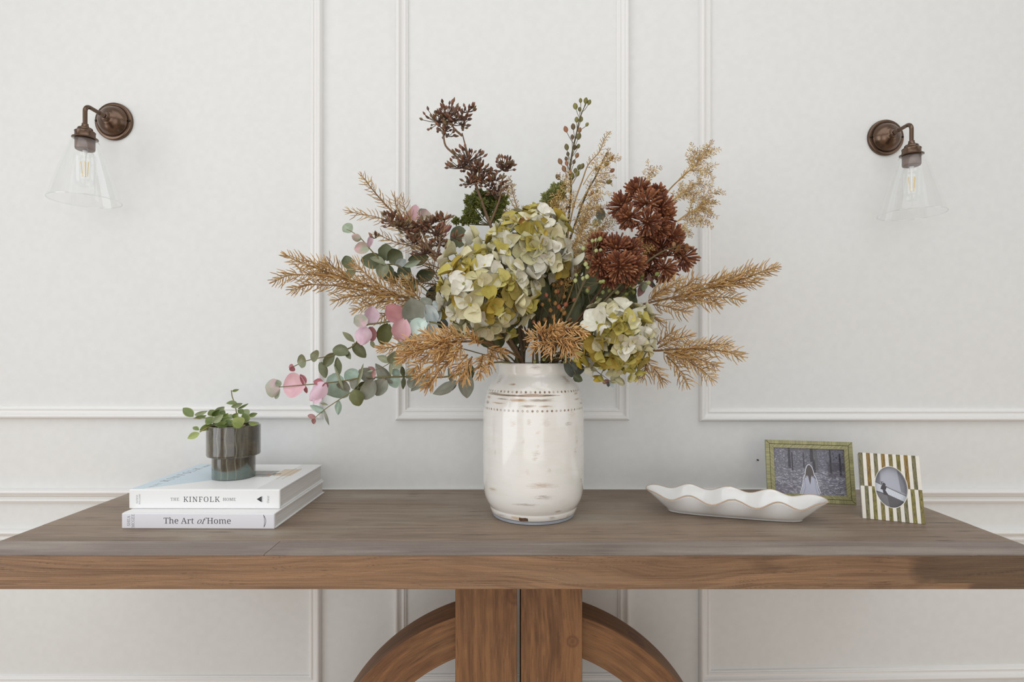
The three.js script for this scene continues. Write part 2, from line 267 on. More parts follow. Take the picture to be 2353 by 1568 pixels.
function wallLamp(px, py, scale, label) {
  const o = thing('wall_lamp', label, 'wall lamp', V(wx(px), wy(py), 0), 'glass wall lamps');
  const prof = [[0, 0], [0.0462, 0], [0.0464, 0.003], [0.0456, 0.0058], [0.0440, 0.0070], [0.0400, 0.0076], [0.0386, 0.0070], [0.0380, 0.0058], [0.0372, 0.0060], [0.0368, 0.0092], [0.0358, 0.0112], [0.0342, 0.0128], [0.0320, 0.0172], [0.0275, 0.0222], [0.0215, 0.0262], [0.0165, 0.0285], [0.0155, 0.0302], [0.0128, 0.0308], [0.0105, 0.0325], [0.0085, 0.0365], [0.0078, 0.0395], [0, 0.0395]];
  mesh('back_plate', lathe(prof, 72).rotateX(Math.PI / 2), M.bronze, o);
  for (const s of [-1, 1]) mesh('screw', new THREE.SphereGeometry(0.0028, 12, 8).translate(s * 0.0412, 0.0005, 0.0078), M.darkmetal, o);
  const E = 0.098, b = 0.0155, path = [V(0, 0, 0.037), V(0, 0, 0.05)];
  for (let k = 0; k <= 12; k++) { const a = k / 12 * Math.PI / 2; path.push(V(0, -b + Math.cos(a) * b, E - b + Math.sin(a) * b)); }
  path.push(V(0, -0.035, E), V(0, -0.047, E));
  const arm = new MB().tube(path, 0.0046, 18, [1, 1, 1]).geo(); arm.deleteAttribute('color'); mesh('arm', arm, M.bronze, o);
  mesh('arm_collar', lathe([[0, 0.040], [0.0062, 0.0405], [0.0072, 0.042], [0.0062, 0.0435], [0.0066, 0.046], [0.0058, 0.0475], [0.0056, 0.053], [0.0046, 0.054]], 32).rotateX(Math.PI / 2), M.bronze, o);
  const up = (pr, n, m, seg = 56, par = o) => mesh(n, lathe(pr, seg).translate(0, 0, E), m, par);
  const holder = up([[0.0045, -0.0435], [0.0064, -0.0440], [0.0068, -0.0456], [0.0060, -0.0470], [0.0074, -0.0486], [0.0076, -0.0515], [0.0088, -0.0528], [0.0138, -0.0540], [0.0150, -0.0560], [0.0152, -0.0600], [0.0190, -0.0615], [0.0204, -0.0628], [0.0206, -0.0640], [0.0198, -0.0650], [0.0200, -0.0745], [0.0215, -0.0762], [0.0256, -0.0772], [0.0258, -0.0786], [0.0240, -0.0796], [0.0, -0.0796]], 'lamp_holder', M.bronze);
  up([[0, -0.0797], [0.0196, -0.0797], [0.0196, -0.1010], [0.0186, -0.1040], [0.0165, -0.1050], [0, -0.1050]], 'socket', M.holder);
  up([[0.0205, -0.0802], [0.0240, -0.0812], [0.0262, -0.0840], [0.0290, -0.0900], [0.0340, -0.1040], [0.0445, -0.1340], [0.0560, -0.1700], [0.0650, -0.2010], [0.0692, -0.2165], [0.0704, -0.2190], [0.0708, -0.2202], [0.0704, -0.2210], [0.0694, -0.2206]], 'lamp_shade', M.glass, 96);
  { const r = []; for (let k = 0; k <= 72; k++) { const a = k / 36 * Math.PI; r.push(V(0.0703 * Math.cos(a), -0.2204, E + 0.0703 * Math.sin(a))); } const g = new MB().tube(r, 0.0011, 8, [1, 1, 1], false).geo(); g.deleteAttribute('color'); mesh('shade_rim', g, M.solidglass, o); }
  const bulb = up([[0.0125, -0.1052], [0.0135, -0.1080], [0.0180, -0.1125], [0.0212, -0.1180], [0.0220, -0.1250], [0.0220, -0.1640], [0.0212, -0.1740], [0.0180, -0.1830], [0.0110, -0.1890], [0.0, -0.1905]], 'bulb', M.glass, 48);
  const f = (x, z, tx) => new MB().tube([V(x, -0.1315, E + z), V(x + tx, -0.1655, E + z * 0.5)], 0.0008, 8, [1, 1, 1]).geo();
  for (const [x, z, tx] of [[-0.0085, 0.002, 0.0040], [0.0035, 0.0055, -0.0005], [0.0085, 0.0005, -0.0030]]) { const g = f(x, z, tx); g.deleteAttribute('color'); mesh('filament', g, M.filament, bulb); }
  up([[0, -0.1052], [0.0055, -0.1055], [0.0042, -0.1120], [0.0026, -0.1200], [0.0020, -0.1660], [0.0, -0.1665]], 'filament_stem', M.whiteglass, 20, bulb);
  o.scale.setScalar(scale); return o;
}
wallLamp(264, 280.5, 1, 'aged bronze wall lamp with clear glass cone shade, left of the flowers above the books');
wallLamp(2033, 317.5, 0.955, 'aged bronze wall lamp with clear glass shade, right of the flowers above the picture frames');

// ------------------------------------------------------------------ the vase
const VZ = 1.175, VX = (1225.5 - VPX) * VZ / FOCAL;
{
  const o = thing('vase', 'large white glazed stoneware vase with distressed brown marks and two rows of punched dots', 'vase', V(VX, TOP, CAMZ - VZ));
  const OUT = [[0.0800, 0.0068], [0.0846, 0.0070], [0.0862, 0.0078], [0.0880, 0.0100], [0.0893, 0.0140], [0.0899, 0.0172], [0.0897, 0.0188], [0.0896, 0.0198], [0.0908, 0.0218], [0.0940, 0.0262], [0.0972, 0.0320], [0.1000, 0.0395], [0.1020, 0.0480], [0.1035, 0.0600], [0.1043, 0.0800], [0.1046, 0.1100], [0.1046, 0.1500], [0.1045, 0.1850], [0.1040, 0.2050], [0.1036, 0.2120], [0.1030, 0.2180], [0.1022, 0.2205], [0.1026, 0.2240], [0.1012, 0.2270], [0.1015, 0.2305], [0.0998, 0.2335], [0.1002, 0.2372], [0.0985, 0.2402], [0.0986, 0.2440], [0.0974, 0.2480], [0.0968, 0.2520], [0.0958, 0.2570], [0.0935, 0.2630], [0.0900, 0.2690], [0.0850, 0.2755], [0.0800, 0.2810], [0.0760, 0.2850], [0.0735, 0.2885], [0.0724, 0.2925], [0.0720, 0.2980], [0.0722, 0.3050], [0.0722, 0.3090], [0.0714, 0.3118], [0.0700, 0.3128]];
  const INN = [[0.0686, 0.3120], [0.0672, 0.3090], [0.0665, 0.3000], [0.0672, 0.2900], [0.0760, 0.2760], [0.0900, 0.2560], [0.0960, 0.2200], [0.0975, 0.1500], [0.0970, 0.0800], [0.0900, 0.0300], [0.0700, 0.0150], [0, 0.0140]];
  mesh('base_ring', lathe([[0, 0.0003], [0.0825, 0.0003], [0.0840, 0.0010], [0.0844, 0.0024], [0.0834, 0.0030], [0.0846, 0.0038], [0.0848, 0.0050], [0.0838, 0.0060], [0.079, 0.0062], [0.079, 0.0069], [0, 0.0069]], 96), phys({ color: new THREE.Color().setRGB(0.40, 0.43, 0.48), roughness: 0.2, clearcoat: 0.6 }), o, { label: 'grey blue glossy ring under the vase' });
  const g = lathe([[0, 0.0071], ...OUT, ...INN], 160), uv = g.attributes.uv, p = g.attributes.position;
  for (let i = 0; i < uv.count; i++) uv.setY(i, p.getY(i) / 0.3135);
  const rad = (y) => { for (let k = 1; k < OUT.length; k++) if (OUT[k][1] >= y) { const [r0, y0] = OUT[k - 1], [r1, y1] = OUT[k]; return r0 + (r1 - r0) * clamp((y - y0) / (y1 - y0 || 1)); } return 0.072; };
  const spot = (cx, cy) => { // from the look of the photo: how far round and how high each mark sits
    const px = 1070 + cx / 3.73, py = 810 + cy / 3.73; let d = VZ - 0.09, y = 0.1, th = 0;
    for (let k = 0; k < 6; k++) { y = EYE - (py - VPY) * d / FOCAL - TOP; const r = rad(clamp(y, 0.001, 0.31)); th = Math.asin(clamp(((px - 1225.5) * d / FOCAL) / r * 0.995, -0.99, 0.99)); d = VZ - r * Math.cos(th); }
    return [0.5 + th / (2 * Math.PI), y / 0.3135];
  };
  const W = 2048, H = 1024, KX = W / (2 * Math.PI * 0.1), KY = H / 0.3135;
  const scuff = (c, u, v, w, h, col, n, a = 0.16) => { // many short dry strokes
    c.strokeStyle = col; c.lineCap = 'round';
    for (let k = 0; k < n; k++) { const q = (rnd() + rnd() + rnd()) / 1.5 - 1, s = (rnd() + rnd()) - 1, x = u * W + q * w * KX, y = (1 - v) * H + s * h * KY, l = rr(0.2, 1) * w * KX * 0.35; c.globalAlpha = a * rr(0.4, 1); c.lineWidth = rr(0.6, 2.4); c.beginPath(); c.moveTo(x - l, y + rr(-1, 1)); c.lineTo(x + l, y + rr(-1, 1)); c.stroke(); }
    c.globalAlpha = 1;
  };
  const dots = (f) => { for (const [y, n, s] of [[0.2580, 66, 0], [0.2225, 68, 0.4]]) for (let k = 0; k < n; k++) f((k + s) / n, y / 0.3135, hash(k, n, 5)); };
  const map = canvasTex(W, H, (c) => {
    c.fillStyle = '#f0ede8'; c.fillRect(0, 0, W, H);
    for (let k = 0; k < 900; k++) { c.globalAlpha = 0.05; c.fillStyle = pick(['#ddd6cc', '#f3f0ec', '#d9d2c8', '#f4f2ee']); c.beginPath(); c.ellipse(rnd() * W, rnd() * H, rr(20, 160), rr(6, 34), rr(-0.3, 0.3), 0, 7); c.fill(); }
    c.globalAlpha = 1;
    const marks = [[590, 130, 0.018, 0.005, 70], [390, 275, 0.010, 0.002, 50], [280, 240, 0.012, 0.008, 50], [850, 230, 0.016, 0.012, 70], [420, 372, 0.10, 0.0016, 260], [560, 368, 0.03, 0.003, 160], [690, 368, 0.02, 0.001, 60], [940, 352, 0.012, 0.003, 70], [230, 350, 0.03, 0.002, 90], [190, 383, 0.012, 0.003, 90], [300, 400, 0.015, 0.001, 50], [430, 412, 0.022, 0.003, 190], [620, 412, 0.03, 0.003, 120], [950, 400, 0.015, 0.002, 60], [180, 425, 0.012, 0.004, 90], [260, 435, 0.02, 0.0016, 70], [520, 462, 0.016, 0.003, 70], [670, 464, 0.016, 0.002, 60], [985, 435, 0.012, 0.002, 60],
      [390, 615, 0.008, 0.007, 46], [525, 600, 0.006, 0.007, 46], [670, 610, 0.012, 0.010, 50], [870, 612, 0.013, 0.005, 44], [600, 688, 0.006, 0.004, 24], [475, 765, 0.004, 0.006, 26], [945, 760, 0.006, 0.010, 46], [930, 850, 0.007, 0.010, 30], [600, 810, 0.006, 0.006, 20], [590, 870, 0.010, 0.008, 46], [570, 915, 0.007, 0.004, 40], [240, 865, 0.004, 0.008, 24], [510, 1030, 0.006, 0.008, 28], [700, 1015, 0.006, 0.005, 24], [640, 1145, 0.030, 0.006, 110], [655, 1245, 0.022, 0.005, 60], [990, 1000, 0.01, 0.02, 40], [985, 1090, 0.008, 0.006, 40], [220, 1175, 0.018, 0.004, 60], [500, 1310, 0.03, 0.004, 40], [780, 1365, 0.010, 0.003, 90], [730, 1420, 0.012, 0.004, 50], [870, 1400, 0.012, 0.004, 40], [290, 1400, 0.02, 0.004, 40], [905, 530, 0.012, 0.008, 40]];
    marks.forEach(([x, y, w, h, n], i) => { const [u, v] = spot(x, y); scuff(c, u, v, w, h, ['#8a7765', '#a98d74', '#75685c', '#b89572'][i % 4], n * 1.5, y > 500 ? 0.17 : 0.26); });
    for (let k = 0; k < 26; k++) scuff(c, k / 26 + rr(0, 0.02) - (Math.abs(k / 26 - 0.5) < 0.25 ? 0.55 : 0), rr(0.1, 0.95), rr(0.01, 0.03), rr(0.002, 0.01), '#97836f', 60, 0.12);
    dots((u, v, h) => { c.globalAlpha = 0.45 + 0.5 * h; c.strokeStyle = h > 0.6 ? '#7a5c45' : h > 0.3 ? '#94785f' : '#a59684'; c.fillStyle = h > 0.5 ? '#8d6f55' : '#c9bdae'; c.lineWidth = 3; c.beginPath(); c.ellipse(u * W, (1 - v) * H, 5.2, 5.4, 0, 0, 7); c.fill(); c.stroke(); });
    c.globalAlpha = 1;
    { const [u, v] = spot(478, 1436), x = u * W, y = (1 - v) * H; c.fillStyle = '#e2c9ac'; c.beginPath(); c.ellipse(x - 30, y - 6, 62, 9, 0.06, 0, 7); c.fill(); c.fillStyle = '#5a4334'; c.beginPath(); c.moveTo(x - 32, y + 6); for (let k = 0; k <= 12; k++) c.lineTo(x - 32 + k * 5.6, y - 9 - 5 * hash(k, 3, 4) + (k === 0 || k === 12 ? 8 : 0)); c.lineTo(x + 34, y + 10); c.lineTo(x - 26, y + 12); c.fill(); c.fillStyle = '#8a6347'; for (let k = 0; k < 14; k++) { c.globalAlpha = 0.5; c.beginPath(); c.ellipse(x + rr(-26, 28), y + rr(-7, 7), rr(2, 6), rr(1, 3), 0, 0, 7); c.fill(); } c.globalAlpha = 1; }
  });
  const bump = canvasTex(W, H, (c) => {
    c.fillStyle = '#b0b0b0'; c.fillRect(0, 0, W, H);
    for (let k = 0; k < 700; k++) { c.globalAlpha = 0.06; c.fillStyle = pick(['#909090', '#d0d0d0']); c.beginPath(); c.ellipse(rnd() * W, rnd() * H, rr(10, 120), rr(3, 14), 0, 0, 7); c.fill(); }
    c.globalAlpha = 1; dots((u, v) => { c.fillStyle = '#e8e8e8'; c.beginPath(); c.ellipse(u * W, (1 - v) * H, 7.4, 7.4, 0, 0, 7); c.fill(); c.fillStyle = '#404040'; c.beginPath(); c.ellipse(u * W, (1 - v) * H, 4.8, 4.8, 0, 0, 7); c.fill(); });
  }, false);
  for (const t of [map, bump]) t.wrapS = THREE.RepeatWrapping;
  mesh('body', g, phys({ map, bumpMap: bump, bumpScale: 0.0014, roughness: 0.25, clearcoat: 1, clearcoatRoughness: 0.05 }), o);
}

// ------------------------------------------------------------------ books
M.white = std({ color: new THREE.Color().setRGB(0.86, 0.855, 0.85), roughness: 0.42 });
const pageTex = dataTex(64, 256, (u, v, x, y) => { const k = 196 + 34 * hash(0, y, 3) + 10 * vnoise(u * 6, y * 0.5, 4); return [k, k * 0.985, k * 0.965]; });
M.pages = std({ map: pageTex, roughness: 0.85 });
function planar(g, x0, y0, w, h, axes = 'xy') { const p = g.attributes.position, a = new Float32Array(p.count * 2); for (let i = 0; i < p.count; i++) { a[2 * i] = (p.getX(i) - x0) / w; a[2 * i + 1] = ((axes === 'xy' ? p.getY(i) : p.getZ(i)) - y0) / h; } g.setAttribute('uv', new THREE.BufferAttribute(a, 2)); return g; }
function spaced(c, text, x, y, gap) { for (const ch of text) { c.fillText(ch, x, y); x += c.measureText(ch).width + gap; } return x; }
function fitText(c, text, x0, x1, y) { c.textAlign = 'left'; let w = 0; for (const ch of text) w += c.measureText(ch).width; spaced(c, text, x0, y, (x1 - x0 - w) / (text.length - 1)); }
function upText(c, text, x, y, font) { c.save(); c.translate(x, y); c.rotate(-Math.PI / 2); c.font = font; c.textAlign = 'center'; c.fillText(text, 0, 0); c.restore(); }
function book(name, label, at, w, h, d, turn, spineMap, coverMap, coverMat) {
  const o = thing(name, label, 'book', at, 'design books stacked on the table'); o.rotation.y = turn;
  const b = 0.0028, ov = 0.0035, spine = coverMat.clone(); spine.map = spineMap; spine.color.setRGB(0.97, 0.97, 0.97);
  const cover = coverMap ? coverMat.clone() : coverMat; if (coverMap) { cover.map = coverMap; cover.color.setRGB(0.98, 0.98, 0.98); }
  mesh('back_cover', box(w, b, d - 0.006, 0.0009, w / 2, b / 2, -(d + 0.006) / 2), coverMat, o);
  mesh('front_cover', planar(box(w, b, d - 0.006, 0.0009, w / 2, h - b / 2, -(d + 0.006) / 2), 0, 0, w, -d, 'xz'), cover, o);
  mesh('spine', planar(box(w, h, 0.0062, 0.0022, w / 2, h / 2, -0.0031, 3), 0, 0, w, h), spine, o);
  const pg = box(w - 2 * ov, h - 2 * b, d - 0.0055 - ov, 0.0004, w / 2, h / 2, -0.0058 - (d - 0.0055 - ov) / 2); const p = pg.attributes.position, a = new Float32Array(p.count * 2);
  for (let i = 0; i < p.count; i++) { a[2 * i] = p.getZ(i) * 5 + p.getX(i) * 5; a[2 * i + 1] = p.getY(i) / 0.03; }
  pg.setAttribute('uv', new THREE.BufferAttribute(a, 2)); mesh('page_block', pg, M.pages, o);
  return o;
}
const ink = '#3d3740';
const artSpine = canvasTex(2048, 208, (c, W, H) => {
  const X = (px) => (px - 280) / 352.5 * W, Y = (py) => (py - 1179.5) / 36 * H;
  c.fillStyle = '#e9e8ed'; c.fillRect(0, 0, W, H); c.fillStyle = ink;
  c.font = '108px serif'; const y = Y(1203.3); let x = X(377); c.font = 'italic 104px serif'; const wo = c.measureText('of').width; c.font = '108px serif'; const wa = c.measureText('The Art ').width, k = (X(533) - X(377)) / (wa + c.measureText('Home').width + wo + 34);
  c.save(); c.translate(x, y); c.scale(k, 1); c.fillText('The Art ', 0, 0); c.font = 'italic 104px serif'; c.save(); c.transform(1, 0, -0.16, 1, 0, 0); c.fillText('of', wa, 0); c.restore(); c.font = '108px serif'; c.fillText('Home', wa + wo + 34, 0); c.restore();
  c.fillStyle = '#6d6a72'; upText(c, 'SHEA', X(300), Y(1197.5), '52px serif'); upText(c, 'MCGEE', X(310), Y(1197.5), '52px serif');
  c.strokeStyle = '#4a464e'; c.lineCap = 'round'; for (const [b, l] of [[7, 5], [4.5, 4], [2.5, 3]]) { c.lineWidth = l; c.beginPath(); c.moveTo(X(607), Y(1182.5)); c.quadraticCurveTo(X(609 + 1.6 * b - 2), Y(1196), X(608), Y(1211)); c.stroke(); }
});
const kinSpine = canvasTex(2048, 262, (c, W, H) => {
  const X = (px) => (px - 296) / 347 * W, Y = (py) => (py - 1125.5) / 44.5 * H;
  c.fillStyle = '#f1f1f0'; c.fillRect(0, 0, W, H); c.fillStyle = ink;
  c.font = '98px serif'; fitText(c, 'KINFOLK', X(421), X(505), Y(1154)); c.font = '55px serif'; fitText(c, 'THE', X(392), X(412), Y(1151.3)); fitText(c, 'HOME', X(512), X(542), Y(1151.3));
  upText(c, 'NATHAN', X(316.5), Y(1148), '27px serif'); upText(c, 'WILLIAMS', X(322.5), Y(1148), '27px serif');
  c.fillStyle = '#2c2a30'; c.beginPath(); c.moveTo(X(590), Y(1147.5)); c.lineTo(X(601.5), Y(1140.5)); c.lineTo(X(601.5), Y(1154.5)); c.fill(); c.fillStyle = '#8d8a90'; c.fillRect(X(597), Y(1146), 10, 12);
  c.fillStyle = '#55525a'; upText(c, 'ARTISAN', X(604.3), Y(1147.5), '20px sans-serif'); upText(c, 'Ouur', X(618.5), Y(1148), '40px serif');
});
const kinCover = canvasTex(1180, 980, (c, W, H) => {          // u along the spine, v from spine to fore edge
  const S = W / 0.295, X = (m) => m * S, Y = (m) => H - m / 0.245 * H;
  c.fillStyle = '#f4f4f4'; c.fillRect(0, 0, W, H);
  c.fillStyle = '#cfe0ea'; c.beginPath(); c.moveTo(X(0), Y(0)); c.lineTo(X(0.02), Y(0)); c.bezierCurveTo(X(0.06), Y(0.04), X(0.10), Y(0.06), X(0.125), Y(0.085)); c.bezierCurveTo(X(0.155), Y(0.12), X(0.16), Y(0.2), X(0.135), Y(0.245)); c.lineTo(X(0), Y(0.245)); c.fill();
  c.save(); c.clip(); c.lineWidth = 3; for (let k = 0; k < 70; k++) { c.strokeStyle = pick(['#b7d0e0', '#dceaf1', '#a9c6d8']); c.globalAlpha = 0.6; const y = rnd() * H, x = rnd() * W * 0.5; c.beginPath(); c.moveTo(x, y); c.bezierCurveTo(x + 60, y + rr(-12, 12), x + 120, y + rr(-20, 20), x + rr(150, 300), y + rr(-26, 26)); c.stroke(); } c.restore();
  c.globalAlpha = 1; c.fillStyle = '#a7a59f'; c.fillRect(X(0.12), Y(0.172), X(0.105), Y(0) - Y(0.06)); c.fillStyle = '#6c6761'; c.fillRect(X(0.12), Y(0.135), X(0.11), 26); c.fillStyle = '#8a8680'; for (let k = 0; k < 5; k++) c.fillRect(X(0.13 + k * 0.02), Y(0.172), 6, Y(0.11) - Y(0.172)); c.fillStyle = '#c9804e'; c.fillRect(X(0.212), Y(0.132), 40, 28); c.fillStyle = '#5d4c40'; c.fillRect(X(0.222), Y(0.145), 70, 34);
  c.fillStyle = 'rgba(226,224,224,0.75)'; c.fillRect(X(0.247), 0, W, H); c.fillStyle = 'rgba(205,170,125,0.5)'; c.fillRect(X(0.228), Y(0.19), X(0.04), Y(0) - Y(0.07)); c.strokeStyle = '#a98f75'; c.lineWidth = 5; for (const m of [0.25, 0.262]) { c.beginPath(); c.moveTo(X(m), Y(0.09)); c.lineTo(X(m), Y(0.2)); c.stroke(); }
  c.fillStyle = '#3a4450'; c.save(); c.translate(X(0.034), 0); c.rotate(-Math.PI / 2); c.font = '92px serif'; fitText(c, 'KINFOLK', -Y(0.066), -Y(0.2), 0); c.font = '46px serif'; fitText(c, 'THE', -Y(0.02), -Y(0.052), 0); fitText(c, 'HOME', -Y(0.208), -Y(0.24), 0); c.restore();
});
const b1 = P(279, 1215.6, 1.0722), b2 = P(296, 1170, 1.1005);
book('book', 'lower of two white books, its spine reading The Art of Home', V(b1.x, TOP, b1.z), 0.2915, 0.0297, 0.276, -0.012, artSpine, null, M.white);
book('book', 'upper white book with pale blue cover art, under the potted succulent', V(b2.x, TOP + 0.0299, b2.z), 0.2945, 0.0377, 0.245, -0.006, kinSpine, kinCover, M.white);

// ------------------------------------------------------------------ succulent in its stepped pot
{
  const base = V(-0.5935, TOP + 0.0677, CAMZ - 1.212);
  const o = thing('potted_succulent', 'small green trailing succulent in stepped dark glazed pot on the books', 'potted plant', base);
  const prof = [[0, 0], [0.0408, 0], [0.0424, 0.0012], [0.0430, 0.003], [0.0430, 0.0445], [0.0438, 0.0462], [0.0500, 0.0470], [0.0520, 0.0478], [0.0530, 0.0496], [0.0532, 0.052], [0.0532, 0.1095], [0.0528, 0.1115], [0.0514, 0.1126], [0.0498, 0.1118], [0.0490, 0.1098], [0.0488, 0.06], [0.046, 0.052], [0, 0.052]];
  const g = lathe(prof, 96), uv = g.attributes.uv, p = g.attributes.position;
  for (let i = 0; i < uv.count; i++) uv.setY(i, p.getY(i) / 0.113);
  const map = dataTex(1024, 512, (u, v) => {
    const str = fbm(u * 42, v * 2, 201, 3), sp = vnoise(u * 150, v * 60, 202), bl = fbm(u * 20, v * 9, 203, 4);
    let c = mixc([66, 60, 50], [112, 108, 94], clamp((str - 0.3) * 2.2)); c = mixc(c, [92, 82, 62], clamp((bl - 0.45) * 2));
    if (sp > 0.8) c = mixc(c, [44, 40, 34], (sp - 0.8) * 3);
    const drip = 0.05 + 0.3 * vnoise(u * 15, 0.5, 205) + 0.05 * vnoise(u * 60, 0.5, 206), k = clamp((drip - v + 0.03 * (bl - 0.5)) * 26); c = mixc(c, mixc([104, 118, 112], [88, 100, 94], bl), k);
    for (const d of [0.475, 0.525, 0.583, 0.4, 0.2, 0.8]) { const e = Math.abs(u - d - 0.004 * Math.sin(v * 14)); if (e < 0.006) c = mixc(c, [142, 142, 130], (1 - e / 0.006) * 0.75); }
    return c;
  });
  mesh('pot', g, phys({ map, roughness: 0.12, clearcoat: 0.8, clearcoatRoughness: 0.05 }), o);
  const soil = lathe([[0, 0.101], [0.02, 0.1025], [0.0485, 0.0995], [0.0485, 0.094], [0, 0.094]], 40); mesh('soil', soil, std({ color: new THREE.Color().setRGB(0.03, 0.022, 0.016), roughness: 1 }), o);
  const stems = new MB(), sc = lin(140, 128, 82), D = 1.2, w = (x, y, d = D) => P(410 + x / 10.45, 880 + y / 10.45, d);
  const run = (a, r = 0.0011) => stems.tube(curve(a.map(([x, y, d]) => w(x, y, d)), 14), r, 6, sc);
  run([[1270, 180, 1.2], [1290, 330, 1.2], [1340, 470, 1.2], [1390, 700, 1.205], [1400, 1010, 1.21]]); run([[370, 850, 1.19], [480, 860, 1.19], [700, 850, 1.2], [900, 1030, 1.21]]);
  run([[510, 1180, 1.16], [640, 1110, 1.165], [760, 1040, 1.18], [900, 1030, 1.2]], 0.0014); run([[1540, 1060, 1.165], [1600, 1020, 1.175], [1500, 1040, 1.2]]); run([[960, 700, 1.21], [950, 900, 1.21], [960, 1040, 1.21]]); run([[1590, 640, 1.22], [1560, 900, 1.22], [1480, 1040, 1.22]]);
  stems.build('stem', std({ vertexColors: true, roughness: 0.6 }), o, base);
  const LM = std({ vertexColors: true, roughness: 0.38 }), hues = { g: lin(112, 128, 72), l: lin(156, 168, 100), d: lin(86, 104, 48), p: lin(158, 170, 132), y: lin(134, 150, 78) };
  const leaf = (bx, by, tx, ty, wd, hue, d = D, dt = 0, roll = 0) => {
    const c = hues[hue], geo = leafGeo(w(bx, by, d), w(tx, ty, d + dt), wd * 1.25 / 10.45 * d / FOCAL, { roll, cup: 0.16, bend: 0.1, thick: 0.0011, shape: 0.8, col: (u, v) => mixc(tone(c, 0.92 + 0.16 * vnoise(u * 5, v * 7, bx)), lin(170, 180, 120), Math.abs(u) > 0.86 ? 0.5 : 0) });
    geo.translate(-base.x, -base.y, -base.z); mesh('leaf', geo, LM, o);
  };
  for (const a of ['355,815,105,595,170,g,1.19,.0,10', '385,780,690,690,90,p,1.19,0,20', '400,840,665,800,85,g,1.19,0,30', '490,1140,335,1050,90,g,1.165,.01,15', '510,1140,830,990,120,y,1.165,.02,10', '505,1210,205,1340,130,l,1.155,-.005,10', '1290,205,1450,165,55,g,1.2,0,10', '1410,490,1145,480,110,g,1.2,-.01,40', '1265,580,1545,505,105,p,1.195,.01,30', '1420,630,1690,505,50,g,1.205,.01,20', '840,790,750,650,160,g,1.215,0,10', '850,770,1110,580,150,p,1.205,.01,15', '810,800,985,660,120,d,1.2,0,20', '1130,740,980,700,110,d,1.21,0,20', '820,960,660,840,190,g,1.18,-.005,0', '820,950,1070,780,130,p,1.175,0,10', '1020,930,1190,740,140,y,1.19,0,10', '1010,940,1250,840,130,g,1.18,0,0', '1280,860,1180,770,120,p,1.2,0,0', '1310,850,1430,730,110,y,1.195,0,10', '1530,1040,1320,860,250,l,1.16,-.01,10', '1500,1070,1310,970,120,y,1.155,-.01,20', '1640,960,1560,720,170,g,1.18,-.005,15', '1560,740,1430,640,120,d,1.2,0,20', '1690,780,1540,650,150,p,1.215,0,10', '1690,800,1890,740,90,g,1.2,0,10', '1680,980,1920,990,80,y,1.18,0,30', '1190,1030,1180,890,180,d,1.175,0,0', '940,1000,1150,950,90,g,1.17,-.005,20', '890,1020,1180,1050,70,d,1.165,0,30', '840,1000,960,940,110,d,1.185,0,0', '1290,1040,1200,880,140,y,1.18,0,0', '1400,1000,1310,900,110,d,1.19,0,0', '1000,1000,900,880,150,d,1.2,0,0', '1120,900,1040,780,150,d,1.21,0,0', '1430,950,1360,800,140,d,1.215,0,0', '1560,960,1650,800,140,d,1.225,0,0']) { const q = a.split(','); leaf(+q[0], +q[1], +q[2], +q[3], +q[4], q[5], +q[6], +q[7], +q[8]); }
}
function curve(pts, n) { return new THREE.CatmullRomCurve3(pts, false, 'centripetal').getPoints(n); }
// a leaf or petal from base b to tip t: a cupped, bent sheet with two faces and an edge
function leafGeo(b, t, w, { roll = 0, cup = 0.1, bend = 0.08, thick = 0.0005, shape = 0.75, peak = 0.85, col, nu = 6, nv = 9, notch = 0, face, wob = 0.015 }) {
  const a = t.clone().sub(b), L = a.length(); a.normalize();
  const mid = b.clone().add(t).multiplyScalar(0.5), c = face ? face.clone() : V(0, EYE, CAMZ).sub(mid).normalize(), s = V(0, 0, 0).crossVectors(a, c).normalize();
  s.applyAxisAngle(a, roll * Math.PI / 180); const n = V(0, 0, 0).crossVectors(s, a).normalize();
  const pos = [], colr = [], uv = [], idx = [], W = nu + 1, sd = Math.floor(b.x * 1e4 + b.y * 3e4 + t.x * 7e4);
  for (const side of [1, -1]) for (let j = 0; j <= nv; j++) for (let i = 0; i <= nu; i++) {
    const v = j / nv, u = i / nu * 2 - 1, hw = 0.5 * w * Math.pow(Math.max(0, Math.sin(Math.PI * Math.pow(v * 0.985 + 0.0075, peak))), shape) * (1 + wob * 2 * (vnoise(v * 5, side * 0 + (u > 0 ? 9 : 3), sd) - 0.5) * 2);
    const back = notch * L * Math.abs(u) * Math.pow(1 - v, 6);
    const z = cup * w * u * u * hw / (0.5 * w + 1e-6) - bend * L * v * v + wob * L * 1.6 * (vnoise(v * 3 + 7, u * 1.5 + 5, sd + 3) - 0.5) + side * thick * 0.5 * Math.min(1, hw / (0.12 * w)) * (1 - 0.9 * u * u * u * u);
    const p = b.clone().addScaledVector(a, v * L - back).addScaledVector(s, u * hw).addScaledVector(n, z);
    pos.push(p.x, p.y, p.z); uv.push(i / nu, v); const q = col ? col(u, v, side) : [1, 1, 1]; colr.push(q[0], q[1], q[2]);
  }
  const off = W * (nv + 1);
  for (let j = 0; j < nv; j++) for (let i = 0; i < nu; i++) { const q = j * W + i; idx.push(q, q + 1, q + W, q + 1, q + W + 1, q + W); idx.push(off + q, off + q + W, off + q + 1, off + q + 1, off + q + W, off + q + W + 1); }
  for (let j = 0; j < nv; j++) for (const i of [0, nu]) { const q = j * W + i; idx.push(q, q + W, off + q, off + q, q + W, off + q + W); }
  const g = new THREE.BufferGeometry(); g.setAttribute('position', new THREE.Float32BufferAttribute(pos, 3)); g.setAttribute('color', new THREE.Float32BufferAttribute(colr, 3)); g.setAttribute('uv', new THREE.Float32BufferAttribute(uv, 2)); g.setIndex(idx); g.computeVertexNormals(); return g;
}

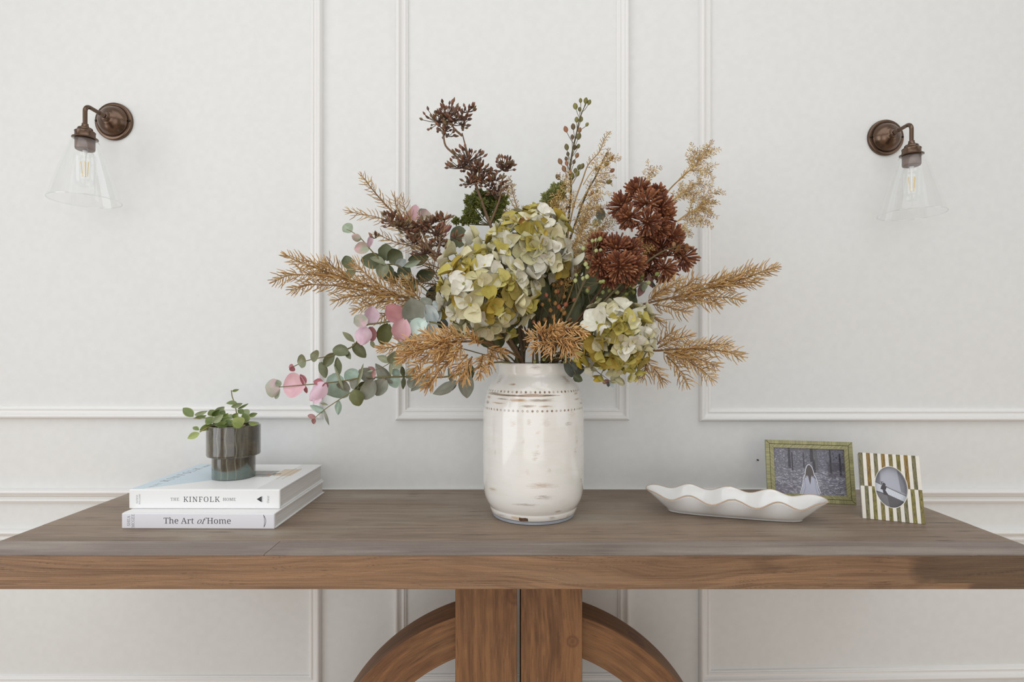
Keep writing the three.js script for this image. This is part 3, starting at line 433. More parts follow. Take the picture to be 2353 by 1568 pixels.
// ------------------------------------------------------------------ scalloped dish
{
  const A = V(0.330, 0, 1.19), B = V(0.568, 0, 1.1176), c = A.clone().add(B).multiplyScalar(0.5), ang = Math.atan2(-(B.z - A.z), B.x - A.x);
  const o = thing('serving_dish', 'long white glazed dish with scalloped wavy rim beside the picture frames', 'dish', V(c.x + 0.006, TOP, CAMZ - c.z - 0.006)); o.rotation.y = -ang;
  const N = 192, rings = [], inner = [];
  const oval = (t, lx, lz, e) => { const ct = Math.cos(t), st = Math.sin(t); return [Math.sign(ct) * Math.pow(Math.abs(ct), e) * lx, Math.sign(st) * Math.pow(Math.abs(st), e) * lz]; };
  const pitch = 0.0815, wave = (x, e) => Math.cos(2 * Math.PI * (x + 0.0035) / pitch) * e;
  // s: 0 foot .. 1 rim
  const at = (t, s, ins) => {
    const k = Math.pow(s, 0.72), lx = 0.128 + (0.174 - 0.128) * Math.pow(s, 1.25) - ins, lz = 0.026 + (0.060 - 0.026) * k - ins, [x, z] = oval(t, lx, lz, 0.62 + 0.14 * s);
    const e = clamp((1 - Math.abs(x) / 0.19) * 2.6) * Math.pow(s, 1.6), end = Math.pow(Math.abs(x) / 0.174, 5) * s * s;
    return [x, 0.0035 + 0.0355 * s + wave(x, 0.0062) * e * (s > 0.2 ? 1 : 0.5) + 0.004 * end, z * (1 + wave(x, -0.075) * e)];
  };
  const pos = [], idx = [], row = (f) => { const st = pos.length / 3; for (let k = 0; k < N; k++) { const q = f(k / N * 2 * Math.PI); pos.push(q[0], q[1], q[2]); } return st; };
  const rows = [row((t) => [0, 0.0006, 0]), row((t) => { const [x, z] = oval(t, 0.118, 0.019, 0.62); return [x, 0.0006, z]; }), row((t) => { const [x, z] = oval(t, 0.126, 0.0245, 0.62); return [x, 0.0004, z]; }), row((t) => { const [x, z] = oval(t, 0.1285, 0.0262, 0.62); return [x, 0.0022, z]; })];
  for (let k = 0; k <= 10; k++) rows.push(row((t) => at(t, k / 10, 0)));
  rows.push(row((t) => { const q = at(t, 1, 0.0012); q[1] += 0.0012; return q; }));
  for (let k = 10; k >= 0; k--) rows.push(row((t) => { const q = at(t, k / 10, 0.0042); q[1] += 0.0016 + (1 - k / 10) * 0.0012; return q; }));
  rows.push(row((t) => { const [x, z] = oval(t, 0.1, 0.012, 0.62); return [x, 0.006, z]; }), row(() => [0, 0.006, 0]));
  for (let j = 0; j + 1 < rows.length; j++) for (let k = 0; k < N; k++) { const a = rows[j] + k, b = rows[j] + (k + 1) % N, d = rows[j + 1] + k, e = rows[j + 1] + (k + 1) % N; idx.push(a, d, b, b, d, e); }
  const g = new THREE.BufferGeometry(); g.setAttribute('position', new THREE.Float32BufferAttribute(pos, 3)); g.setIndex(idx); g.computeVertexNormals();
  const glaze = phys({ color: new THREE.Color().setRGB(0.86, 0.85, 0.835), roughness: 0.2, clearcoat: 0.7, clearcoatRoughness: 0.05 }); mesh('bowl', g, glaze, o);
  const rim = []; for (let k = 0; k <= N; k++) { const q = at(k / N * 2 * Math.PI, 1, 0.0009); rim.push(V(q[0], q[1] + 0.0008, q[2])); }
  const rg = new MB().tube(rim, 0.0013, 6, [1, 1, 1], false).geo(); rg.deleteAttribute('color'); mesh('rim', rg, phys({ color: new THREE.Color().setRGB(0.52, 0.37, 0.25), roughness: 0.35, clearcoat: 0.4 }), o, { label: 'tan worn edge of the dish rim' });
}

// ------------------------------------------------------------------ picture frames
function standing(o, ax, az, bx, bz, lean) { // local x along the bottom edge, y up the leaning face, z out of the face
  const dir = V(bx - ax, 0, bz - az).normalize(), n = V(-dir.z, 0, dir.x); if (n.z < 0) n.negate();
  const up = V(0, 1, 0).multiplyScalar(Math.cos(lean)).addScaledVector(n, -Math.sin(lean)), out = V(0, 0, 0).crossVectors(dir, up).normalize();
  o.quaternion.setFromRotationMatrix(new THREE.Matrix4().makeBasis(dir, up, out));
}
function shapeGeo(pts, depth, z, bevel = 0) { const s = new THREE.Shape(pts.map(([x, y]) => new THREE.Vector2(x, y))); return new THREE.ExtrudeGeometry(s, { depth, bevelEnabled: bevel > 0, bevelSize: bevel, bevelThickness: bevel, bevelSegments: 1, bevelOffset: -bevel, curveSegments: 4 }).translate(0, 0, z); }
function easel(o, W, H, m) { // hinged strut that holds the frame up from behind
  const g = box(0.03, H * 0.78, 0.003, 0.0006, 0, -H * 0.39, 0); g.rotateX(0.42); g.translate(W / 2, H * 0.84, -0.0135); mesh('easel_strut', g, m, o);
}
M.black = std({ color: new THREE.Color().setRGB(0.03, 0.028, 0.025), roughness: 0.7 });
const straw = (seedn, diag) => dataTex(256, 256, (u, v) => { const q = diag ? u * 30 + v * 30 : u * 40, k = vnoise(q, v * 1.5, seedn), f = vnoise(q * 5, v * 2, seedn + 1); return tone(mixc([132, 130, 92], [172, 166, 120], clamp(k * 1.1)), 0.9 + 0.18 * f); });
{
  const bl = P(1764.5, 1151, 1.2735), br = P(1970.5, 1161.3, 1.2365);
  const o = thing('picture_frame', 'green straw marquetry frame holding a monochrome forest photograph', 'picture frame', V(bl.x, TOP + 0.0005, bl.z)); standing(o, bl.x, bl.z, br.x, br.z, 10.7 * Math.PI / 180);
  const W = 0.181, H = 0.1355, e = 0.0085, i = 0.0172, dz = 0.011;
  mesh('backing', box(W - 0.002, H - 0.002, 0.006, 0.0006, W / 2, H / 2, -dz + 0.003), M.black, o);
  const t1 = std({ map: straw(301, false), roughness: 0.42 }), t2 = t1.clone(); t2.map = t1.map.clone(); t2.map.rotation = Math.PI / 2; t2.map.needsUpdate = true;
  const t3 = std({ map: straw(311, true), roughness: 0.42 }), t4 = t3.clone(); t4.map = t3.map.clone(); t4.map.repeat.set(-1, 1); t4.map.needsUpdate = true;
  const strip = (n, pts, m, z, th) => { const g = shapeGeo(pts, th, z, 0.0003); planar(g, 0, 0, 0.06, 0.06); mesh(n, g, m, o); };
  const gp = 0.0003;
  for (const [a, b, m1, m2] of [[0, 0, t1, t3], [0, 1, t1, t4], [1, 0, t2, t3], [1, 1, t2, t4]]) { // a: 0 horizontal, 1 vertical; b: 0 bottom / left, 1 top / right
    const q = (x0, y0) => (a ? (b ? [W - y0, x0] : [y0, x0]) : (b ? [x0, H - y0] : [x0, y0])), L = a ? H : W, fix = (p) => (a !== b ? p.reverse() : p);
    strip('outer_strip', fix([q(gp, 0), q(L - gp, 0), q(L - e - gp, e - gp), q(e + gp, e - gp)]), m1, -dz + 0.006, dz - 0.006);
    strip('inner_strip', fix([q(e + gp, e + 0.0005), q(L - e - gp, e + 0.0005), q(L - i - gp, i), q(i + gp, i)]), m2, -dz + 0.006, dz - 0.0066);
  }
  const photo = canvasTex(900, 620, (c, w, h) => {
    c.fillStyle = '#6d6a76'; c.fillRect(0, 0, w, h);
    for (let k = 0; k < 2600; k++) { const y = Math.pow(rnd(), 0.9) * h, lo = y > h * 0.46, x = rnd() * w; c.globalAlpha = 0.42; const g = lo ? rr(90, 235) : rr(45, 190) + (x < w * 0.2 ? 45 : 0) - (x > w * 0.74 ? 30 : 0); c.fillStyle = `rgb(${g},${g},${g + 10})`; c.beginPath(); c.ellipse(x, y, rr(3, lo ? 26 : 14), rr(2, 8), rr(-0.8, 0.8), 0, 7); c.fill(); }
    c.globalAlpha = 0.85; for (const [x, t, b, wd, g] of [[0.23, 0, 0.44, 26, 56], [0.27, 0.1, 0.5, 14, 46], [0.545, 0, 0.3, 36, 58], [0.6, 0, 0.52, 40, 96], [0.57, 0.26, 0.52, 30, 52], [0.8, 0.02, 0.52, 18, 46], [0.43, 0.1, 0.42, 14, 60], [0.93, 0.1, 0.58, 20, 44]]) { c.fillStyle = `rgb(${g},${g - 2},${g + 2})`; c.beginPath(); c.moveTo(x * w - wd / 2, t * h); c.lineTo(x * w + wd / 2, t * h); c.lineTo(x * w + wd * 0.7, b * h); c.lineTo(x * w - wd * 0.6, b * h); c.fill(); }
    c.fillStyle = '#4a464c'; c.globalAlpha = 0.5; c.fillRect(w * 0.76, h * 0.3, w * 0.24, h * 0.3); c.globalAlpha = 0.8; for (let k = 0; k < 260; k++) { c.fillStyle = '#e9e9f2'; c.globalAlpha = rr(0.2, 0.8); c.beginPath(); c.ellipse(rnd() * w, rnd() * h * 0.75, rr(1, 4), rr(1, 3), 0, 0, 7); c.fill(); }
    for (let k = 0; k < 420; k++) { c.globalAlpha = 0.25; c.strokeStyle = pick(['#c9c8d6', '#5d5a66', '#d7d6e2']); c.lineWidth = rr(1, 4); const x = rnd() * w, y = h * rr(0.48, 1); c.beginPath(); c.moveTo(x, y); c.quadraticCurveTo(x + 30, y - rr(4, 20), x + rr(30, 80), y + rr(-4, 22)); c.stroke(); }
    c.globalAlpha = 1; // seen from behind: long dark hair, pale dress
    c.fillStyle = '#b9bcce'; c.beginPath(); c.moveTo(w * 0.425, h * 0.66); c.quadraticCurveTo(w * 0.5, h * 0.55, w * 0.58, h * 0.66); c.quadraticCurveTo(w * 0.6, h * 0.85, w * 0.64, h * 1.0); c.lineTo(w * 0.36, h); c.quadraticCurveTo(w * 0.4, h * 0.85, w * 0.425, h * 0.66); c.fill();
    c.strokeStyle = '#eef0f8'; c.lineWidth = 7; c.beginPath(); c.moveTo(w * 0.355, h * 0.98); c.quadraticCurveTo(w * 0.405, h * 0.8, w * 0.412, h * 0.66); c.quadraticCurveTo(w * 0.43, h * 0.58, w * 0.44, h * 0.57); c.quadraticCurveTo(w * 0.455, h * 0.36, w * 0.5, h * 0.355); c.quadraticCurveTo(w * 0.55, h * 0.37, w * 0.565, h * 0.57); c.quadraticCurveTo(w * 0.6, h * 0.62, w * 0.605, h * 0.78); c.lineTo(w * 0.645, h * 0.96); c.stroke();
    c.fillStyle = '#57504f'; c.beginPath(); c.moveTo(w * 0.445, h * 0.6); c.quadraticCurveTo(w * 0.455, h * 0.38, w * 0.5, h * 0.37); c.quadraticCurveTo(w * 0.55, h * 0.38, w * 0.562, h * 0.6); c.lineTo(w * 0.525, h * 0.58); c.quadraticCurveTo(w * 0.515, h * 0.7, w * 0.505, h * 0.78); c.quadraticCurveTo(w * 0.49, h * 0.7, w * 0.48, h * 0.58); c.fill();
    c.strokeStyle = '#8d8d9c'; c.lineWidth = 5; for (const [x, y, x2, y2] of [[0.43, 0.66, 0.44, 0.84], [0.57, 0.66, 0.58, 0.86], [0.44, 0.84, 0.4, 1], [0.58, 0.86, 0.6, 1]]) { c.beginPath(); c.moveTo(x * w, y * h); c.lineTo(x2 * w, y2 * h); c.stroke(); }
  });
  mesh('photograph', planar(box(W - 2 * i + 0.003, H - 2 * i + 0.003, 0.0006, 0.0002, W / 2, H / 2, -dz + 0.0064), i - 0.0015, i - 0.0015, W - 2 * i + 0.003, H - 2 * i + 0.003), std({ map: photo, roughness: 0.35 }), o);
  easel(o, W, H, M.black);
}
{
  const bl = P(1982.6, 1191.8, 1.1385), br = P(2127, 1206, 1.098);
  const o = thing('picture_frame', 'small striped cream and olive inlaid frame with an oval photograph', 'picture frame', V(bl.x, TOP + 0.0005, bl.z)); standing(o, bl.x, bl.z, br.x, br.z, 20.5 * Math.PI / 180);
  const W = Math.hypot(br.x - bl.x, br.z - bl.z), H = 0.133, th = 0.005, ex = 0.0283, ey = 0.0415, cx = W * 0.505, cy = H * 0.502;
  const bone = dataTex(128, 128, (u, v) => { const k = 226 + 20 * (fbm(u * 6, v * 3, 401, 3) - 0.5); return [k, k * 0.975, k * 0.93]; });
  const horn = [[126, 114, 62], [120, 110, 50], [138, 108, 52], [116, 110, 80], [130, 120, 60]].map((b, k) => dataTex(64, 256, (u, v) => { const n = fbm(u * 5 + k, v * 9, 410 + k, 4), m = vnoise(u * 9, v * 26, 420 + k); return mixc(mixc(b, tone(b, 0.55), clamp((n - 0.42) * 2.4)), [168, 158, 96], clamp((m - 0.62) * 1.8)); }));
  const boneM = std({ map: bone, roughness: 0.3 }), hornM = horn.map((m) => std({ map: m, roughness: 0.28 }));
  const backM = std({ color: new THREE.Color().setRGB(0.62, 0.6, 0.56), roughness: 0.5 });
  const hole = (g) => { const s = new THREE.Shape([[0, 0], [W, 0], [W, H], [0, H]].map(([x, y]) => new THREE.Vector2(x, y))); const h = new THREE.Path(); h.absellipse(cx, cy, ex, ey, 0, Math.PI * 2, true); s.holes.push(h); return new THREE.ExtrudeGeometry(s, { depth: g, bevelEnabled: false, curveSegments: 40 }); };
  mesh('backing', hole(0.006).translate(0, 0, -0.0112), backM, o);
  mesh('back_panel', box(W, H, 0.003, 0.0005, W / 2, H / 2, -0.0128), M.black, o);
  const n = 16, sw = W / n, mid = H * 0.49, gp = 0.00012;
  for (let r = 0; r < 2; r++) for (let k = 0; k < n; k++) {
    const x0 = k * sw + gp, x1 = (k + 1) * sw - gp, y0 = r ? mid + gp : 0, y1 = r ? H : mid - gp, pts = [], E = (x) => (Math.abs(x - cx) < ex ? ey * Math.sqrt(1 - ((x - cx) / ex) ** 2) : 0);
    const edge = (x) => (r ? Math.max(y0, E(x) ? cy + E(x) : y0) : Math.min(y1, E(x) ? cy - E(x) : y1));
    if (r) { pts.push([x1, y1], [x0, y1]); for (let j = 0; j <= 8; j++) pts.push([x0 + (x1 - x0) * j / 8, edge(x0 + (x1 - x0) * j / 8)]); } else { pts.push([x0, y0], [x1, y0]); for (let j = 8; j >= 0; j--) pts.push([x0 + (x1 - x0) * j / 8, edge(x0 + (x1 - x0) * j / 8)]); }
    const dark = r ? k % 2 === 0 : k % 2 === 1, m = dark ? hornM[r && k === 0 ? 3 : r && k === 6 ? 2 : !r && k === 9 ? 3 : (k * 3 + r) % 5] : boneM;
    const g = shapeGeo(pts, th, -th); planar(g, k * 0.013, r * 0.03, dark ? sw : 0.1, 0.07); mesh('strip', g, m, o);
  }
  const ring = []; for (let k = 0; k <= 72; k++) { const a = k / 72 * Math.PI * 2; ring.push(V(cx + Math.cos(a) * (ex - 0.0002), cy + Math.sin(a) * (ey - 0.0002), -0.0006)); }
  const rg = new MB().tube(ring, 0.0008, 8, [1, 1, 1], false).geo(); rg.deleteAttribute('color'); mesh('oval_rim', rg, std({ color: new THREE.Color().setRGB(0.75, 0.72, 0.68), metalness: 0.5, roughness: 0.3 }), o);
  const photo = canvasTex(560, 820, (c, w, h) => {
    c.fillStyle = '#9a9aa2'; c.fillRect(0, 0, w, h); c.fillStyle = '#7b7b84'; c.fillRect(0, 0, w * 0.22, h * 0.5); c.fillStyle = '#aeb0bb'; c.beginPath(); c.moveTo(w * 0.24, 0); c.lineTo(w, 0); c.lineTo(w, h * 0.64); c.lineTo(w * 0.26, h * 0.44); c.fill();
    c.fillStyle = '#85858f'; c.beginPath(); c.moveTo(w * 0.72, 0); c.lineTo(w, 0); c.lineTo(w, h * 0.64); c.lineTo(w * 0.8, h * 0.58); c.fill();
    c.fillStyle = '#d6dae2'; c.beginPath(); c.moveTo(0, h * 0.37); c.lineTo(w, h * 0.69); c.lineTo(w, h * 0.84); c.lineTo(w * 0.4, h * 0.66); c.lineTo(0, h * 0.58); c.fill();
    c.strokeStyle = '#8f939c'; c.lineWidth = 3; for (let k = 0; k < 34; k++) { const x = k / 34 * w; c.beginPath(); c.moveTo(x, h * (0.375 + 0.32 * k / 34)); c.lineTo(x + 4, h * (0.58 + 0.25 * k / 34)); c.stroke(); }
    c.strokeStyle = '#3c3a3f'; c.lineWidth = 8; c.beginPath(); c.moveTo(0, h * 0.365); c.lineTo(w, h * 0.69); c.stroke();
    c.fillStyle = '#5d5a5c'; c.beginPath(); c.moveTo(0, h * 0.57); c.lineTo(w * 0.42, h * 0.66); c.lineTo(w, h * 0.84); c.lineTo(w, h); c.lineTo(0, h); c.fill(); c.fillStyle = '#777478'; c.beginPath(); c.moveTo(w * 0.4, h * 0.68); c.lineTo(w * 0.46, h); c.lineTo(0, h); c.lineTo(0, h * 0.6); c.fill();
    c.fillStyle = '#474347'; c.beginPath(); c.ellipse(w * 0.33, h * 0.44, 26, 34, -0.2, 0, 7); c.fill(); c.fillRect(w * 0.235, h * 0.375, 46, 10); c.fillRect(w * 0.255, h * 0.38, 14, 44); c.beginPath(); c.moveTo(w * 0.26, h * 0.46); c.lineTo(w * 0.41, h * 0.48); c.lineTo(w * 0.36, h * 0.57); c.lineTo(w * 0.45, h * 0.69); c.lineTo(w * 0.3, h * 0.67); c.lineTo(w * 0.28, h * 0.56); c.lineTo(w * 0.22, h * 0.55); c.fill();
  });
  mesh('photograph', planar(box(ex * 2 + 0.004, ey * 2 + 0.004, 0.0008, 0.0003, cx, cy, -0.0104), cx - ex - 0.002, cy - ey - 0.002, 2 * ex + 0.004, 2 * ey + 0.004), std({ map: photo, roughness: 0.3 }), o);
  easel(o, W, H, M.black);
}
{ const o = mesh('wall_nail', new THREE.CylinderGeometry(0.0016, 0.0016, 0.007, 10).rotateX(Math.PI / 2).translate(0, 0, 0.0025), M.darkmetal); o.position.set(wx(1740), wy(1057), 0); o.userData = { label: 'tiny dark nail in the wall beside the green frame', category: 'nail' }; }
//BOUQUET
// ------------------------------------------------------------------ the flowers: every stem is a thing of its own, standing in the vase
const MOUTH = V(VX, TOP + 0.302, CAMZ - VZ);
let stemNo = 0;
const FOOT = [];                                                     // where the stems stand inside the vase, in a spiral
function footing(p) { // neck point on the visible side, then the foot on the far side low in the vase
  const k = stemNo++, a = Math.atan2(-(p.z - MOUTH.z), p.x - MOUTH.x), r = 0.018 + 0.036 * ((k * 0.618) % 1), j = rr(-0.5, 0.5);
  const neck = V(MOUTH.x + Math.cos(a + j) * r, MOUTH.y - 0.006, MOUTH.z - Math.sin(a + j) * r * 0.95);
  const foot = V(MOUTH.x - Math.cos(a + j) * r * 1.1, TOP + 0.03 + 0.02 * ((k * 0.37) % 1), MOUTH.z + Math.sin(a + j) * r * 1.1);
  return [neck, foot];
}
const G = (a, d) => a.map((q) => P(q[0], q[1], q[2] ?? d));
const jig = (c, s = 0.12) => tone(c, 1 + rr(-s, s));
const MV = { leaf: std({ vertexColors: true, roughness: 0.55 }), stem: std({ vertexColors: true, roughness: 0.75 }), needle: std({ vertexColors: true, roughness: 0.6 }), bud: std({ vertexColors: true, roughness: 0.42 }), rust: std({ vertexColors: true, roughness: 0.6 }), gold: std({ vertexColors: true, roughness: 0.55 }) };
const ray = (out, n) => { let v; do v = V(rr(-1, 1), rr(-1, 1), rr(-1, 1)); while (v.lengthSq() > 1 || v.lengthSq() < 0.02); return v.normalize(); };
// stem with its foot in the vase: pts from the tip inwards; returns the group, its base and the sampled centre line
function stemThing(name, label, category, pts, r, col, group, n = 40) {
  const [neck, foot] = footing(pts[pts.length - 1]), path = curve([...pts, neck, foot], n), base = foot.clone();
  const o = thing(name, label, category, base, group), mb = new MB();
  mb.tube(path, (t) => r * (0.35 + 0.65 * Math.min(1, t * 2.2)), 7, typeof col === 'function' ? col : (t) => tone(col, 0.9 + 0.2 * Math.sin(t * 60) * 0.5));
  return { o, base, mb, path, vis: path.slice(0, Math.floor(n * 0.66)) };
}
// ---- soft needles round a twig
function needles(mb, path, { len, rad, every, c0, c1, spread = 0.85, from = 0, to = 1, taper = 0.5 }) {
  let acc = 0, az = rr(0, 6), total = 0; for (let k = 1; k < path.length; k++) total += path[k].distanceTo(path[k - 1]);
  let next = from * total;
  for (let k = 1; k < path.length; k++) {
    const seg = path[k].distanceTo(path[k - 1]), out = V(0, 0, 0).subVectors(path[k - 1], path[k]).normalize();
    while (next < acc + seg) {
      const f = (next - acc) / seg, s = next / total; if (s > to) return;
      const p = path[k - 1].clone().lerp(path[k], f), x = V(0, 0, 0).crossVectors(out, Math.abs(out.y) < 0.9 ? V(0, 1, 0) : V(1, 0, 0)).normalize(), y = V(0, 0, 0).crossVectors(out, x);
      az += 2.4 + rr(-0.5, 0.5); const q = x.multiplyScalar(Math.cos(az)).addScaledVector(y, Math.sin(az)), a = spread * rr(0.7, 1.25) * (0.55 + 0.45 * Math.min(1, s * 12));
      const d = out.clone().multiplyScalar(Math.cos(a)).addScaledVector(q, Math.sin(a)), L = len * rr(0.7, 1.15) * (1 - taper * Math.max(0, 0.12 - s) / 0.12), e = d.clone().multiplyScalar(0.8).addScaledVector(out, 0.48).addScaledVector(ray(), 0.12).normalize(), m = p.clone().addScaledVector(d, L * 0.5);
      const c = jig(mixc(c0, c1, rnd()), 0.15);
      mb.tube([p, m, m.clone().addScaledVector(e, L * 0.42), m.clone().addScaledVector(e, L * 0.55)], [rad * 0.75, rad, rad * 0.7, rad * 0.1], 4, (t) => tone(c, 0.88 + 0.2 * t));
      next += every * rr(0.6, 1.4);
    }
    acc += seg;
  }
}
const TAN = [lin(218, 178, 116), lin(158, 118, 66), lin(124, 92, 58)];
function needleBranch(label, d, main, twigs, o = {}) {
  const len = (o.len ?? 0.0265) * 1, rad = o.rad ?? 0.00092, every = o.every ?? 0.0016;
  const s = stemThing('needle_branch', label, 'branch', G(main, d), 0.0021, o.bark ?? TAN[2], 'dried needle branches in the vase', 48);
  const nb = new MB(), opt = { len, rad, every, c0: o.c0 ?? TAN[0], c1: o.c1 ?? TAN[1], spread: o.spread ?? 1.0 };
  needles(nb, s.vis, { ...opt, to: o.to ?? 0.8 });
  for (const t of twigs) { const p = curve(G(t, d), 18); s.mb.tube(p, (k) => 0.0006 + 0.0009 * k, 5, o.bark ?? TAN[2]); needles(nb, p, opt); }
  s.mb.build('stem', MV.stem, s.o, s.base); nb.build('needles', MV.needle, s.o, s.base, STUFF);
}
needleBranch('tan needle branch reaching up left past the pink leaves, its tip the highest', 1.2, [[831, 403, 1.22], [850, 428], [872, 455], [905, 490], [938, 520], [975, 560], [1020, 615], [1080, 690]], [[[798, 484], [830, 493], [862, 498], [897, 512], [940, 540], [980, 580]], [[924, 455], [930, 478], [945, 510], [965, 545], [985, 585]], [[905, 452], [912, 475], [928, 505], [945, 530]], [[866, 538], [892, 550], [920, 560], [965, 572], [1010, 605]], [[1000, 545, 1.17], [990, 565, 1.17], [1000, 600, 1.17]], [[960, 600], [985, 608], [1020, 620]], [[1022, 500], [1015, 530], [1010, 570]]], { len: 0.024, rad: 0.0008, every: 0.0025 });
needleBranch('two pronged tan needle branch sticking out straight left beyond the moulding', 1.1, [[655, 586], [690, 603], [742, 622], [790, 640], [842, 655], [900, 676], [955, 690], [1030, 715]], [[[632, 647], [662, 634], [700, 632], [740, 634], [800, 645], [842, 657]], [[672, 668], [712, 655], [760, 656], [810, 664], [870, 676], [920, 684]], [[818, 712], [842, 702], [880, 694], [940, 690]], [[812, 607], [832, 622], [852, 640], [885, 662], [925, 684]], [[893, 640], [912, 655], [935, 672], [955, 688]], [[715, 600], [740, 612], [765, 628]], [[770, 690], [800, 683], [850, 678], [900, 680]], [[868, 735], [890, 722], [915, 712], [960, 705]], [[750, 600], [775, 620], [800, 640]], [[930, 640], [945, 662], [965, 690]]]);
needleBranch('bushy orange tan needle branch drooping over the left side of the vase mouth', 1.03, [[918, 830, 1.0], [950, 812, 0.99], [985, 800, 0.98], [1030, 788, 0.99], [1080, 785, 1.02], [1130, 792, 1.06]], [[[948, 853, 0.985], [965, 830, 0.98], [990, 812, 0.985], [1030, 800, 1.0]], [[958, 868, 0.99], [985, 850, 0.98], [1010, 825, 0.985], [1050, 805, 1.0]], [[978, 892, 1.0], [998, 868, 0.99], [1020, 840, 0.985], [1050, 815, 1.0]], [[1046, 862, 1.0], [1056, 840, 0.995], [1075, 815, 1.0]], [[1064, 878, 1.01], [1070, 850, 1.0], [1085, 820, 1.01]], [[1102, 864, 1.02], [1105, 840, 1.01], [1110, 815, 1.03]], [[1122, 850, 1.03], [1126, 828, 1.03], [1132, 808, 1.05]], [[940, 785, 1.0], [965, 782, 0.98], [1000, 785, 0.98]], [[975, 768, 1.0], [1000, 772, 0.98], [1035, 780, 0.985]], [[1020, 760, 1.0], [1040, 768, 0.985], [1070, 780, 1.0]], [[1075, 765, 1.01], [1085, 775, 1.0], [1100, 790, 1.03]], [[1000, 815, 0.96], [1015, 805, 0.965], [1040, 795, 0.985]], [[1040, 822, 0.965], [1050, 808, 0.97], [1062, 795, 0.99]], [[1160, 812, 1.03], [1140, 808, 1.04], [1120, 800, 1.05]], [[985, 780, 0.96], [1005, 785, 0.96], [1040, 790, 0.985]], [[925, 812, 1.0], [950, 806, 0.99], [980, 800, 0.985]], [[872, 802, 1.05], [890, 800, 1.05], [920, 795, 1.05], [970, 790, 1.04]]], { len: 0.0215, rad: 0.00115, every: 0.0016, c0: lin(228, 186, 126), c1: lin(178, 130, 74), spread: 0.95 });
needleBranch('short dense orange needle branch poking forward over the middle of the vase rim', 1.04, [[1345, 768, 0.975], [1320, 757, 0.98], [1290, 757, 0.99], [1250, 765, 1.02], [1230, 785, 1.07]], [[[1332, 790, 0.985], [1312, 782, 0.985], [1280, 775, 1.0], [1245, 780, 1.03]], [[1215, 770, 1.04], [1225, 775, 1.03], [1240, 778, 1.03]], [[1222, 802, 1.03], [1240, 795, 1.02], [1262, 788, 1.02]], [[1262, 815, 1.02], [1268, 800, 1.01], [1275, 785, 1.01]], [[1300, 812, 1.01], [1298, 798, 1.0], [1290, 780, 1.0]], [[1322, 818, 1.015], [1314, 803, 1.005], [1300, 785, 1.0]], [[1285, 745, 0.985], [1275, 755, 0.99], [1262, 765, 1.01]], [[1240, 750, 1.02], [1242, 762, 1.02], [1245, 772, 1.03]]], { len: 0.0205, rad: 0.0012, every: 0.0017, c0: lin(232, 190, 132), c1: lin(188, 134, 74), spread: 0.95 });
needleBranch('long tan needle branch reaching out right, pointing slightly upward', 1.12, [[1785, 614], [1752, 624], [1712, 640], [1665, 652], [1610, 668], [1555, 682], [1500, 694], [1420, 720]], [[[1742, 650], [1715, 650], [1680, 655], [1640, 662]], [[1702, 690], [1672, 684], [1632, 682], [1590, 680], [1540, 688]], [[1730, 618], [1700, 632], [1670, 645], [1630, 658]], [[1672, 632], [1645, 645], [1610, 658], [1570, 672]], [[1580, 716], [1556, 712], [1530, 704], [1500, 700]], [[1562, 644], [1545, 655], [1520, 668], [1495, 685]], [[1652, 700], [1625, 694], [1590, 690], [1550, 690]], [[1518, 742], [1508, 735], [1495, 722]], [[1600, 640], [1580, 655], [1550, 672]], [[1530, 665], [1512, 678], [1490, 692]]]);
needleBranch('many forked tan needle branch spreading out to the lower right', 1.1, [[1706, 820], [1678, 810], [1640, 805], [1595, 802], [1550, 803], [1505, 806], [1440, 800]], [[[1672, 792], [1642, 792], [1610, 796], [1570, 802]], [[1582, 772], [1562, 777], [1540, 785], [1512, 800]], [[1636, 872], [1615, 852], [1590, 836], [1560, 820], [1525, 810]], [[1580, 884], [1566, 860], [1552, 838], [1530, 818]], [[1524, 876], [1512, 858], [1495, 840], [1480, 825]], [[1645, 842], [1618, 830], [1585, 818], [1550, 810]], [[1545, 762], [1530, 775], [1510, 792]], [[1600, 828], [1570, 818], [1530, 812]], [[1476, 868], [1482, 852], [1485, 832]]]);
needleBranch('olive brown needle sprig half hidden between the grey leaves and the large flower head', 1.16, [[945, 640], [970, 650], [1000, 655], [1040, 690]], [[[950, 700], [975, 690], [1010, 690]], [[985, 610], [1000, 630], [1020, 660]], [[1000, 720], [1015, 705], [1030, 690]], [[990, 675], [1005, 668], [1025, 672]]], { len: 0.020, rad: 0.00085, every: 0.002, c0: lin(150, 122, 76), c1: lin(96, 80, 46) });

// ---- eucalyptus
const HUE = { sage: [lin(148, 150, 122), lin(122, 126, 96)], pale: [lin(168, 178, 156), lin(140, 154, 128)], green: [lin(114, 118, 86), lin(92, 98, 68)], dark: [lin(84, 90, 60), lin(66, 72, 46)], olive: [lin(104, 106, 62), lin(84, 88, 46)], grey: [lin(142, 142, 128), lin(112, 114, 100)], teal: [lin(172, 192, 178), lin(142, 162, 146)], mint: [lin(214, 226, 218), lin(194, 214, 206)], blue: [lin(200, 208, 208), lin(176, 188, 188)], pink: [lin(224, 186, 192), lin(208, 160, 170)], lilac: [lin(216, 192, 204), lin(204, 168, 184)], rose: [lin(178, 124, 124), lin(160, 102, 104)], deep: [lin(178, 108, 116), lin(156, 88, 96)], dusty: [lin(172, 130, 124), lin(146, 104, 102)], pinkgreen: [lin(208, 172, 182), lin(158, 172, 146)], pinksage: [lin(158, 170, 142), lin(204, 164, 164)], slate: [lin(84, 90, 82), lin(62, 68, 60)] };
